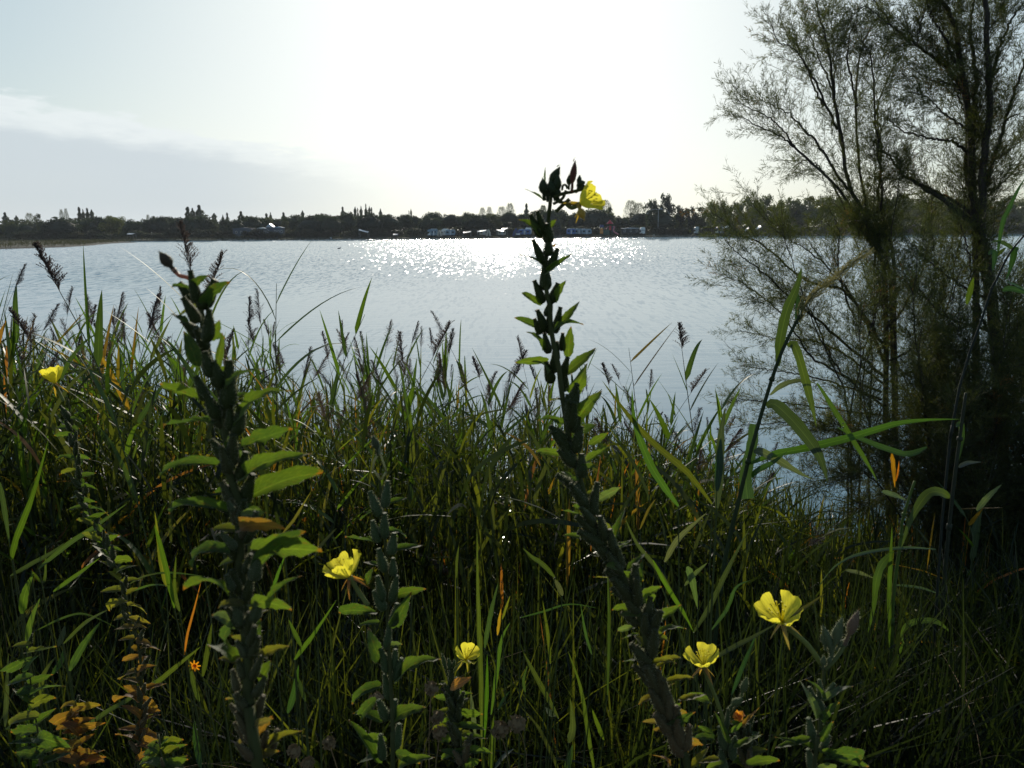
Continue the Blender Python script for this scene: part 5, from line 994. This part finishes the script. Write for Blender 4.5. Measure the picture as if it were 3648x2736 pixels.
for pts, w_, c in (([zh(500, 240), zh(400, 270), zh(200, 200), zh(100, 150)], 30, BD), ([zh(640, 330), zh(680, 310), zh(740, 305)], 22, BP), ([zh(720, 520), zh(770, 460), zh(830, 405)], 26, BP), ([zh(300, 435), zh(350, 450), zh(410, 475)], 24, BP), ([zh(360, 850), zh(470, 862), zh(555, 890)], 12, BP), ([zh(140, 785), zh(200, 795), zh(265, 820)], 16, BP), ([zh(630, 150), zh(650, 140), zh(655, 210), zh(640, 300)], 26, BD)):
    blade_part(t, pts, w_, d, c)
for pts, w_ in (([zh(345, 268), zh(352, 330), zh(358, 420)], 16), ([zh(362, 390), zh(372, 345), zh(376, 300)], 7)):
    blade_part(t, pts, w_, 2.75, BO)
d = 2.4; t = thing('giant_reed', foot(3560, d), 'reed with grey folded blades against the water at the right edge', 'reed')
zq = lambda x, y: (3100 + x / 3.606, 640 + y / 3.606)
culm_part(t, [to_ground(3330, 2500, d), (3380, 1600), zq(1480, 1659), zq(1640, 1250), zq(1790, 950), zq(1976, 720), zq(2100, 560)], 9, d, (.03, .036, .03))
for pts, w_, c in (([zq(1910, 880), zq(1860, 900), zq(1840, 1000), zq(1800, 1150), zq(1740, 1300)], 26, BD), ([zq(1520, 960), zq(1560, 930), zq(1600, 960), zq(1590, 1090), zq(1570, 1180)], 24, BD), ([zq(1840, 900), zq(1760, 840), zq(1640, 790), zq(1540, 810)], 14, BD), ([zq(1600, 990), zq(1680, 930), zq(1750, 870)], 16, BL), ([zq(1700, 1430), zq(1800, 1400), zq(1976, 1440), zq(2100, 1500)], 24, BD), ([zq(1750, 1320), zq(1850, 1350), zq(1976, 1400)], 16, BG),
                   ([zq(1640, 940), zq(1700, 560), zq(1780, 380), zq(1900, 130), zq(1990, -20)], 15, BD), ([zq(1240, 1600), zq(1290, 1400), zq(1330, 1250)], 22, BL)):
    blade_part(t, pts, w_, d, c)
t = thing('broad_blade_clump', foot(2700, 1.6), 'clump of broad green blades crossing behind the leaning primrose', 'grass clump')
for pts, w_, c, dd in (([zm(1010, 1650), zm(830, 1420), zm(620, 1240), zm(480, 1100), zm(340, 930), zm(195, 735)], 28, BL, 1.7), ([zm(760, 1665), zm(660, 1530), zm(560, 1370), zm(480, 1180), zm(430, 1000), zm(418, 800)], 34, BL, 1.65), ([zm(1045, 1680), zm(1060, 1400), zm(1075, 1130), zm(1108, 930)], 40, BD, 1.6),
                       ([zf(600, 560), zf(740, 330), zf(900, 0), zf(1040, -260)], 24, BG, 1.9), ([zf(620, 850), zf(870, 700), zf(1080, 590), zf(1270, 480)], 22, BG, 1.5), ([zf(1330, 440), zf(1480, 360), zf(1640, 250)], 14, YEL, 1.5), ([zf(900, 1050), zf(1000, 800), zf(1100, 560)], 18, BG, 1.5), ([zf(740, 540), zf(860, 380), zf(930, 210), zf(1040, 150)], 14, BD, 1.7),
                       ([zf(550, 40), zf(590, 150), zf(630, 370)], 34, BP, 1.8), ([zf(530, 190), zf(620, 90), zf(710, 10)], 18, BP, 1.8), ([zc(620, 780), zc(680, 680), zc(800, 570)], 26, BP, 1.9), ([zc(720, 1040), zc(600, 830), zc(500, 700), zc(450, 590)], 18, BG, 1.7), ([zf(280, -10), zf(380, 180), zf(520, 400), zf(600, 560)], 22, BL, 1.6), ([zc(515, 640), zc(550, 560), zc(583, 510)], 10, YEL, 1.9), ([zr(100, 1750), zr(115, 1550), zr(125, 1400)], 36, BD, 1.6)):
    blade_part(t, pts, w_, dd, c, face=.7)
t = thing('broad_blade_clump', foot(1730, 1.5), 'clump of bright upright blades right of the small low primrose', 'grass clump')
for pts, w_, c in (([zn(215, 1700), zn(200, 1100), zn(182, 600), zn(175, 145)], 24, BL), ([zn(225, 900), zn(260, 700), zn(310, 490)], 24, BG), ([zn(262, 1680), zn(272, 1500), zn(285, 1320)], 30, BL), ([zn(215, 1500), zn(235, 1200), zn(240, 940)], 22, BL), ([zn(265, 1320), zn(300, 1050), zn(330, 850), zn(385, 740)], 18, BL), ([zn(310, 1290), zn(340, 1230), zn(385, 1170)], 12, BL),
                   ([zn(305, 820), zn(318, 730), zn(328, 650)], 14, (.3, .18, .03)), ([zn(335, 720), zn(360, 640), zn(385, 570)], 12, YEL), ([zn(690, 1345), zn(600, 1180), zn(520, 1030), zn(470, 930)], 26, BL), ([zn(700, 1700), zn(640, 1560), zn(560, 1400), zn(450, 1270)], 16, BG), ([zn(670, 1330), zn(640, 1310), zn(608, 1275)], 30, BL), ([zn(755, 1500), zn(780, 1400), zn(765, 1220)], 34, BL),
                   ([zn(740, 1700), zn(760, 1600), zn(780, 1510)], 34, BL), ([zn(640, 1000), zn(620, 800), zn(590, 600)], 14, BL), ([zn(920, 1700), zn(880, 1450), zn(830, 1150), zn(750, 920)], 18, BL), ([zn(975, 1480), zn(940, 1380), zn(900, 1280)], 28, BL), ([zn(1000, 1200), zn(1010, 800), zn(1000, 380)], 14, BG), ([zn(665, 455), zn(600, 380), zn(530, 330), zn(465, 270)], 22, BG), ([zn(715, 570), zn(690, 510), zn(655, 455)], 24, BP),
                   ([zn(450, 710), zn(600, 670), zn(760, 625), zn(940, 650)], 8, BL), ([zn(900, 940), zn(860, 800), zn(830, 620)], 12, BG), ([zn(165, 1450), zn(150, 1300), zn(135, 1165)], 20, BP), ([zn(290, 1659), zn(340, 1590), zn(410, 1535)], 22, BP), ([zn(45, 460), zn(50, 350), zn(62, 250)], 12, BG), ([zn(480, 1180), zn(470, 1100), zn(500, 1000)], 12, BG)):
    blade_part(t, pts, w_, 1.55, c, face=.8)
t = thing('broad_blade_clump', foot(150, 1.7), 'clump of lit broad blades in the lower left corner', 'grass clump')
for pts, w_, c in (([zg(45, 858), zg(60, 780), zg(125, 610), zg(185, 400)], 26, BL), ([zg(105, 1198), zg(120, 1100), zg(155, 1005)], 42, BL), ([zg(85, 1065), zg(95, 990), zg(130, 905)], 34, BL), ([zg(268, 1285), zg(320, 1190), zg(388, 1095)], 36, BL), ([zg(275, 1545), zg(400, 1450), zg(520, 1380), zg(650, 1285)], 26, BL), ([zg(90, 1610), zg(100, 1500), zg(118, 1395)], 26, BL), ([zg(245, 1180), zg(330, 1100), zg(415, 1050)], 22, BL),
                   ([zg(150, 890), zg(260, 800), zg(380, 720), zg(490, 640)], 20, BG), ([zg(40, 920), zg(110, 880), zg(200, 830), zg(250, 790)], 18, BG), ([zg(0, 560), zg(20, 680), zg(38, 800)], 18, BG), ([zg(205, 980), zg(290, 920), zg(385, 850)], 16, BL), ([zg(225, 1190), zg(240, 1150), zg(250, 1110)], 26, BL), ([zg(155, 1380), zg(170, 1300), zg(215, 1230)], 30, BL), ([zg(200, 1300), zg(235, 1250), zg(245, 1200)], 28, BL), ([zg(140, 1130), zg(260, 1075), zg(340, 1070), zg(450, 1120)], 9, BL),
                   ([zg(500, 950), zg(560, 920), zg(648, 905)], 8, BL), ([zg(490, 985), zg(580, 955), zg(648, 958)], 8, BL), ([zg(20, 1500), zg(25, 1380), zg(32, 1215)], 22, BG), ([zg(75, 1640), zg(70, 1540), zg(75, 1480)], 18, BL), ([zg(640, 960), zg(620, 860), zg(595, 670)], 20, (.15, .13, .02)), ([zg(120, 900), zg(170, 940), zg(175, 800)], 12, BL), ([zg(310, 1659), zg(350, 1590), zg(440, 1440)], 8, BG), ([zg(130, 1659), zg(140, 1600), zg(120, 1560)], 34, BL)):
    blade_part(t, pts, w_, 1.7, c, face=.8)
t = thing('broad_blade_clump', foot(1000, 1.5), 'tuft of crossing green blades between the two left primroses', 'grass clump')
for pts, w_, c in (([zd(0, 1160), zd(120, 1060), zd(280, 930)], 22, BL), ([zd(840, 1010), zd(900, 930), zd(960, 850), zd(1094, 650)], 22, BL), ([zd(800, 1330), zd(840, 1200), zd(865, 1040)], 30, BG), ([zd(905, 1260), zd(875, 1170), zd(850, 1090)], 18, BL), ([zd(880, 930), zd(840, 850), zd(805, 770)], 18, BL), ([zd(270, 1260), zd(235, 1150), zd(205, 1000)], 22, BG), ([zd(290, 1110), zd(320, 950), zd(345, 790)], 20, BG), ([zd(280, 1659), zd(250, 1500), zd(238, 1360)], 30, BG),
                   ([zd(150, 720), zd(120, 600), zd(130, 380)], 16, BL), ([zd(120, 700), zd(80, 500), zd(30, 300), zd(0, 200)], 20, BL), ([zd(700, 620), zd(740, 500), zd(790, 370)], 14, BL), ([zd(965, 380), zd(1020, 300), zd(1094, 220)], 14, BG), ([zd(770, 250), zd(830, 180), zd(880, 100), zd(940, 0)], 12, YEL), ([zd(180, 980), zd(200, 850), zd(240, 700), zd(280, 540)], 9, (.3, .12, .03)), ([zd(0, 492), zd(120, 490), zd(300, 510)], 8, BL)):
    blade_part(t, pts, w_, 1.5, c, face=.8)
# dew on the blades
r = np.random.default_rng(91); bm = bmesh.new(); bmesh.ops.create_icosphere(bm, subdivisions=1, radius=1.0); dv_ = np.array([tuple(q.co) for q in bm.verts]); df_ = np.array([[q.index for q in fc.verts] for fc in bm.faces]); bm.free()
n = 1500; px = r.uniform(-100, 3700, n); d = r.uniform(1.8, 6.5, n); py = 1500 + np.abs(r.normal(0, 1, n)) * 520; c_ = np.array([tuple(P(a, b, q)) for a, b, q in zip(px, py, d)]); ok = np.array([q[2] > ground(q[0], q[1]) + .04 and q[2] > WATER + .03 for q in c_]); c_ = c_[ok]
rs = r.uniform(.0009, .0022, len(c_)); v = (c_[:, None, :] + dv_[None] * rs[:, None, None]).reshape(-1, 3); f = (df_[None] + (np.arange(len(c_)) * len(dv_))[:, None, None]).reshape(-1, 3)
dm, dt, do = newmat('dew'); dp = pbr(dt, Base_Color=(.05, .06, .05), Roughness=.16, IOR=1.4); dt.links.new(dp.outputs[0], do.inputs[0])
props(part('dew_drops', mesh_of('dew_drops', v, f, dm, smooth=True)), 'tiny glittering dew drops hanging on the grass', 'dew', kind='stuff')
# small things among the grass
def seedhead(px, py, d, lb, s=1.0):
    c = P(px, py, d); t = thing('dry_seedhead', slope_pt(c), lb, 'seed head'); loc = WM[t.name].translation; e = c - loc; g = G()
    g.tube(spline([(0, 0, 0), (e.x * .2 + random.uniform(-.05, .05), e.y * .5, e.z * .5), (e.x + random.uniform(-.03, .03), e.y, e.z * .85), e], 12), .0009, 5); part('stalk', g.mesh('stalk', M['dry'], True), t)
    g = G(); rr = random.Random(int(px))
    for i in range(46):
        v = Vector((rr.gauss(0, 1), rr.gauss(0, 1), rr.gauss(0, 1) + .2)).normalized(); b = Vector(e); g.add([b + v.orthogonal() * .002 * s, b - v.orthogonal() * .002 * s, b + v * .011 * s * rr.uniform(.7, 1.1), b + v * .009 * s + v.orthogonal() * .003 * s], [(0, 1, 2), (0, 2, 3)])
    g.tube([e - Vector((0, 0, .006 * s)), e, e + Vector((0, 0, .007 * s))], [.003 * s, .007 * s, .003 * s], 8); part('head', g.mesh('seed_head', M['dry']), t)
for px, py, lb in ((1172, 2648, 'round dry seed head at the bottom, between the left primroses'), (1048, 2676, 'small dry seed head beside the foot of the thick primrose'), (1098, 2722, 'dry seed head at the bottom edge near the thick primrose'), (1340, 2490, 'tiny brown seed head touching the middle primrose'), (1556, 2555, 'dry seed head on a curved stalk left of the small primrose'), (1536, 2452, 'upper dry seed head left of the small primrose'), (1568, 2612, 'pinkish seed head low beside the small primrose'), (1780, 2600, 'shaggy brown seed head right of the bright upright blades'), (1840, 2580, 'shaggy brown seed head, right one of the pair')):
    seedhead(px, py, 1.15 if px < 1700 else 1.5, lb, 1.2 if px < 1700 else 2.0)
c = P(695, 2370, 1.5); t = thing('orange_flower', slope_pt(c), 'tiny orange flower in the dark grass left of the thick primrose', 'flower'); loc = WM[t.name].translation; g = G(); g.tube([(0, 0, 0), c - loc], .0009, 5); part('stalk', g.mesh('stalk', M['stem']), t); g = G()
for i in range(8): a = i * .785; g.ribbon([c - loc, c - loc + Vector((math.cos(a) * .007, -.003, math.sin(a) * .007)), c - loc + Vector((math.cos(a) * .013, -.002, math.sin(a) * .013))], .006, (0, -1, 0), lambda s: 1 - s * .6)
part('petals', g.mesh('petals', M['reed']), t, None, (.6, .2, .02))

# ------------------------------------------------------------------ tamarisks on the right
z4 = lambda x, y: (2500 + x / 1.843, y / 1.843); z5 = zr
def tamarisk(label, limbs, base, d, seed, dens=1.0, foot_r=.05):
    r = np.random.default_rng(seed); rr = random.Random(seed); gb = slope_pt(P(base[0], base[1], d)); gb.z -= .05; t = thing('tamarisk', gb, label, 'tree'); loc = WM[t.name].translation
    SB, SD, SL, SW = [], [], [], []; TB, TD, TL, TW = [], [], [], []
    for li, (pts, w0, w1) in enumerate(limbs):
        dd = rr.uniform(-.45, .45); k = len(pts) - 1; c = [P(p[0], p[1], d + dd * (i / k) ** 1.2) - loc for i, p in enumerate(pts)]; low = pts[0][1] > 2000 or li == 0
        if li < 3: c = [Vector((c[0].x * .4, c[0].y * .4, 0))] + c
        n = 40; cl = spline(c, n)
        for i in range(2, n - 1): cl[i] = cl[i] + Vector((rr.gauss(0, .004), rr.gauss(0, .006), rr.gauss(0, .004)))
        r0, r1 = w0 * pxm(d) / 2, w1 * pxm(d) / 2; g = G(); g.tube(cl, [r0 + (r1 - r0) * (i / (n - 1)) ** .8 for i in range(n)], 6); part('branch', g.mesh('tamarisk_branch', M['tamtwig'], True), t)
        A = np.array([tuple(q) for q in cl]); seg = np.linalg.norm(np.diff(A, axis=0), axis=1); Lt = seg.sum(); ns = int(Lt * 58 * dens)
        q = r.uniform(.12, 1, ns) * (n - 2); i_ = q.astype(int); fr_ = (q - i_)[:, None]; b = A[i_] * (1 - fr_) + A[i_ + 1] * fr_; tn = A[i_ + 1] - A[i_]; tn /= np.linalg.norm(tn, axis=1, keepdims=True)
        o_ = sph(ns, r); o_ -= tn * (o_ * tn).sum(1, keepdims=True); o_ /= np.linalg.norm(o_, axis=1, keepdims=True); an = r.uniform(.35, .85, ns)[:, None]; dv = tn * np.cos(an) + o_ * np.sin(an); dv[:, 2] += .12
        L = r.uniform(.12, .46, ns) * (1.15 - .55 * q / n); SB.append(b); SD.append(dv); SL.append(L); SW.append(np.full(ns, .0022) * r.uniform(.7, 1.4, ns))
    b, dv, L, W = map(np.concatenate, (SB, SD, SL, SW)); dv /= np.linalg.norm(dv, axis=1, keepdims=True); bend = np.stack([r.normal(0, .12, len(b)), r.normal(0, .12, len(b)), r.uniform(-.1, .18, len(b))], 1)
    v, f = ribs(b, dv, L, W, bend, 4, r); tw = part('twigs', mesh_of('tamarisk_twigs', v, f, M['tamtwig']), t, Matrix.Translation(loc)); tw['kind'] = 'stuff'
    # fine sprays on the twigs
    m_ = (L * 84).astype(int) + 3; id_ = np.repeat(np.arange(len(b)), m_); s = r.uniform(.1, 1, len(id_))[:, None]; p = b[id_] + dv[id_] * L[id_, None] * s + bend[id_] * L[id_, None] * s * s
    tn = dv[id_] + 2 * bend[id_] * s; tn /= np.linalg.norm(tn, axis=1, keepdims=True); o_ = sph(len(id_), r); o_ -= tn * (o_ * tn).sum(1, keepdims=True); o_ /= np.linalg.norm(o_, axis=1, keepdims=True); an = r.uniform(.4, 1.0, len(id_))[:, None]; d2 = tn * np.cos(an) + o_ * np.sin(an)
    L2 = r.uniform(.025, .085, len(id_)) * (1.2 - .5 * s[:, 0]); v, f = ribs(p, d2, L2, np.full(len(id_), .0021), r.normal(0, .12, (len(id_), 3)), 2, r)
    m3 = 4; i3 = np.repeat(np.arange(len(id_)), m3); s3 = r.uniform(.15, .95, len(i3))[:, None]; p3 = p[i3] + d2[i3] * L2[i3, None] * s3; o3 = sph(len(i3), r); d3 = d2[i3] + o3 * .75; d3 /= np.linalg.norm(d3, axis=1, keepdims=True); L3 = r.uniform(.010, .028, len(i3)); sd = np.cross(d3, sph(len(i3), r)) * .0016
    v3 = np.stack([p3 - sd, p3 + sd, p3 + d3 * L3[:, None]], 1).reshape(-1, 3); tt = np.repeat(np.clip(r.normal(.35, .25, len(b)), 0, 1)[id_], 6)
    o = part('sprays', mesh_of('tamarisk_sprays', v, f, M['tamleaf'], tint=tt), t, Matrix.Translation(loc)); o['kind'] = 'stuff'
    t3 = np.repeat(np.repeat(np.clip(r.normal(.4, .25, len(b)), 0, 1)[id_], m3), 3); o = part('needles', mesh_of('tamarisk_needles', v3, np.arange(len(v3)).reshape(-1, 3), M['tamleaf'], tint=t3), t, Matrix.Translation(loc)); o['kind'] = 'stuff'
    return len(v3) // 3
T1 = [([(3170, 1950), (3155, 1600), z5(1210, 500), z5(1150, 150), z4(1000, 1300), z4(930, 1000), z4(880, 700), z4(850, 400), z4(800, 200), z4(745, 0)], 26, 4),
      ([(3180, 1900), z5(1250, 700), z5(1200, 100), z4(1090, 1400), z4(1030, 1000), z4(1010, 600), z4(1060, 300), z4(1120, 150)], 18, 4), ([(3190, 1850), z5(1260, 300), z4(1190, 1500), z4(1170, 1100), z4(1120, 500), z4(1105, 330)], 18, 4),
      ([z5(1150, 130), z4(1080, 1560), z4(900, 1250), z4(620, 980), z4(520, 900), z4(340, 810), z4(235, 750)], 14, 2), ([z4(960, 1250), z4(760, 950), z4(600, 770), z4(480, 700), z4(370, 650)], 10, 2), ([z4(890, 850), z4(780, 600), z4(680, 420), z4(590, 310), z4(490, 260), z4(465, 130)], 9, 2),
      ([z4(1150, 1400), z4(1180, 1000), z4(1150, 750), z4(1230, 500), z4(1300, 380)], 10, 2), ([z4(1040, 1550), z4(850, 1200), z4(700, 1050), z4(570, 1130)], 9, 2), ([z4(930, 1000), z4(860, 600), z4(770, 380), z4(700, 200), z4(660, 80)], 9, 2), ([z4(870, 700), z4(870, 400), z4(855, 200), z4(862, 20)], 7, 2),
      ([z4(800, 700), z4(700, 480), z4(640, 330), z4(560, 210)], 8, 2), ([z4(620, 980), z4(500, 820), z4(380, 740), z4(270, 690), z4(210, 600)], 6, 2), ([z4(1020, 700), z4(960, 400), z4(970, 250), z4(1000, 150)], 8, 2),
      ([z5(1200, 1000), z5(850, 700), z5(600, 500), z5(420, 330), z5(250, 200), z5(150, 90)], 12, 2), ([z5(1200, 1050), z5(900, 830), z5(700, 760), z5(450, 740), z5(240, 690)], 10, 2), ([z5(1180, 1150), z5(800, 1020), z5(500, 960), z5(250, 930)], 10, 2), ([z5(1180, 1250), z5(700, 1190), z5(400, 1160), z5(200, 1140)], 9, 2),
      ([z5(1200, 900), z5(1000, 500), z5(800, 250), z5(680, 80)], 14, 2), ([z5(1200, 800), z5(950, 450), z5(700, 370), z5(380, 120), z5(250, 60), z5(60, -90)], 12, 2), ([z5(1180, 1100), z5(760, 900), z5(550, 620), z5(320, 420), z5(130, 330)], 10, 2), ([z5(1180, 1380), z5(800, 1300), z5(500, 1300), z5(200, 1330)], 8, 2),
      ([z5(1200, 1200), z5(900, 950), z5(700, 560), z5(500, 480), z5(380, 520)], 9, 2), ([z5(1210, 700), z5(1150, 300), z5(1080, 0), z4(1000, 1450)], 10, 2), ([z5(1200, 700), z5(1350, 500), z5(1480, 200), z5(1500, 0)], 12, 3), ([z5(1210, 900), z5(1400, 800), z5(1600, 550), z5(1700, 300)], 10, 3), ([z5(1200, 1300), z5(1400, 1200), z5(1600, 1100)], 8, 2),
      ([z5(800, 250), z5(600, 110), z5(480, 40), z4(270, 1250)], 5, 1.5), ([z5(1000, 600), z5(900, 330), z5(900, 60), z4(830, 1350)], 8, 2), ([z5(1100, 1500), z5(850, 1450), z5(600, 1500), z5(400, 1560)], 8, 2)]
_r = random.Random(3)
for i in range(9):
    xb = 3170 + _r.uniform(-160, 190); xt = xb + _r.uniform(-260, 260); yt = _r.uniform(260, 900); T1.append(([(xb, 1900), (xb + _r.uniform(-30, 30), 1450), ((xb + xt) / 2 + _r.uniform(-40, 40), (1450 + yt) / 2), (xt, yt)], 9, 2))
tamarisk('airy tamarisk with thin fanning branches reaching left over the water', T1, (3170, 1950), 5.3, 11, .68)
T2 = [([(3590, 2050), (3560, 1400), z5(1880, 420), z4(1830, 1600), z4(1795, 1400), z4(1770, 1150), z4(1760, 800), z4(1700, 400), z4(1640, 110), z4(1560, 0), z4(1500, -120)], 46, 10),
      ([(3600, 2000), z5(1930, 700), z4(1845, 1500), z4(1850, 1050), z4(1890, 700), z4(1880, 500), z4(1872, 0), z4(1870, -200)], 38, 12), ([z4(1800, 1500), z4(1750, 1200), z4(1740, 700), z4(1700, 570), z4(1560, 400), z4(1400, 290), z4(1250, 170), z4(1130, 0)], 26, 5),
      ([z4(1850, 1250), z4(1950, 950), z4(2020, 700), z4(2116, 430), z4(2200, 250)], 16, 5), ([z4(1800, 1480), z4(1600, 1320), z4(1350, 1170), z4(1250, 1060), z4(1100, 900)], 22, 4), ([z4(1760, 1000), z4(1640, 930), z4(1500, 910), z4(1330, 860), z4(1200, 770)], 13, 3), ([z4(1790, 1420), z4(1600, 1290), z4(1420, 1200), z4(1300, 1110)], 15, 3),
      ([z4(1780, 900), z4(1800, 500), z4(1760, 200), z4(1790, -20)], 20, 6), ([z4(1880, 600), z4(1960, 300), z4(2050, 100), z4(2130, 0)], 13, 4), ([z4(1410, 300), z4(1440, 150), z4(1485, 0)], 7, 3), ([z4(1720, 500), z4(1560, 200), z4(1490, 60), z4(1470, -60)], 10, 4), ([z4(1250, 170), z4(1080, 50), z4(1000, 100), z4(975, 140)], 5, 1.5),
      ([z4(1400, 290), z4(1300, 300), z4(1240, 340), z4(1200, 420)], 5, 1.5), ([z4(1740, 850), z4(1600, 750), z4(1480, 640), z4(1380, 600)], 8, 2), ([z4(1750, 650), z4(1640, 560), z4(1500, 520), z4(1420, 470)], 7, 2), ([z4(1850, 1100), z4(2000, 1000), z4(2116, 900)], 9, 3), ([z4(1860, 1300), z4(2000, 1180), z4(2116, 1030)], 9, 3),
      ([z5(1880, 500), z5(1700, 400), z5(1500, 250), z5(1350, 100)], 12, 3), ([z5(1900, 700), z5(1600, 600), z5(1400, 400), z5(1300, 300)], 12, 3), ([z5(1900, 900), z5(2050, 500), z5(2130, 300)], 14, 4), ([z5(1900, 900), z5(1650, 850), z5(1400, 780)], 10, 3), ([z5(1950, 1200), z5(1700, 1000), z5(1450, 950)], 10, 3), ([z5(1950, 1200), z5(2150, 800), z5(2300, 300)], 14, 5),
      ([z5(1930, 800), z5(1800, 500), z5(1750, 200), z5(1700, 0)], 12, 3), ([z5(1940, 1000), z5(2050, 800), z5(2116, 700)], 10, 4), ([z5(1950, 1300), z5(1700, 1250), z5(1500, 1250)], 9, 3), ([z5(1950, 1400), z5(2100, 1100), z5(2200, 900)], 10, 4), ([z4(1990, 800), z4(2070, 750), z4(2150, 800)], 6, 2), ([z4(1870, 200), z4(1960, 100), z4(2000, -60)], 8, 3), ([z4(1760, 760), z4(1690, 650), z4(1600, 330), z4(1590, 150)], 9, 2)]
tamarisk('large tamarisk with thick dark forked trunks at the right edge', T2, (3590, 2050), 4.9, 12, .9)
T3 = [([(3420, 2200), z5(1500, 1500), z5(1450, 1100), z5(1400, 700), z5(1380, 400)], 20, 3), ([(3440, 2200), z5(1700, 1500), z5(1750, 1100), z5(1720, 800)], 16, 3), ([(3450, 2200), z5(1900, 1600), z5(2050, 1250), z5(2100, 1000)], 16, 3), ([(3400, 2150), z5(1300, 1600), z5(1000, 1400), z5(800, 1350)], 12, 3), ([(3440, 2100), z5(1600, 1600), z5(1400, 1450), z5(1250, 1400)], 10, 2),
      ([(3430, 2150), z5(1600, 1350), z5(1550, 950), z5(1600, 700)], 10, 2), ([(3500, 2150), z5(2000, 1700), z5(2150, 1500), z5(2300, 1400)], 12, 3), ([(3400, 2200), z5(1200, 1750), z5(950, 1650), z5(700, 1700)], 10, 2), ([(3500, 2150), z5(1850, 1500), z5(1880, 1200), z5(1950, 900)], 10, 2), ([(3430, 2250), z5(1500, 1800), z5(1250, 1800), z5(1050, 1850)], 9, 2), ([(3500, 2250), z5(2000, 1900), z5(2150, 1850)], 9, 2)]
for i in range(22):
    xb = 3430 + _r.uniform(-120, 200); xt = _r.uniform(3050, 3950); yt = _r.uniform(1000, 1750); T3.append(([(xb, 2250), ((xb * .6 + xt * .4), 1950), (xt + _r.uniform(-60, 60), (1950 + yt) / 2), (xt, yt)], 9, 2))
tamarisk('low dense tamarisk bush filling the dark corner on the right', T3, (3430, 2250), 4.3, 13, 1.3)

# ------------------------------------------------------------------ thin summer haze over the lake
g = G(); g.box((0, 130, 10), (1300, 620, 26)); me = g.mesh('haze', []); hz, ht, ho = newmat('haze_air'); pv = N(ht, 'ShaderNodeVolumePrincipled'); pv.inputs['Density'].default_value = .00012; pv.inputs['Color'].default_value = (.86, .92, 1.0, 1); pv.inputs['Anisotropy'].default_value = .2
ht.links.new(pv.outputs[0], ho.inputs['Volume']); me.materials.append(hz); props(part('haze', me), 'thin pale haze over the lake', 'haze', kind='stuff')
S.cycles.volume_bounces = 0
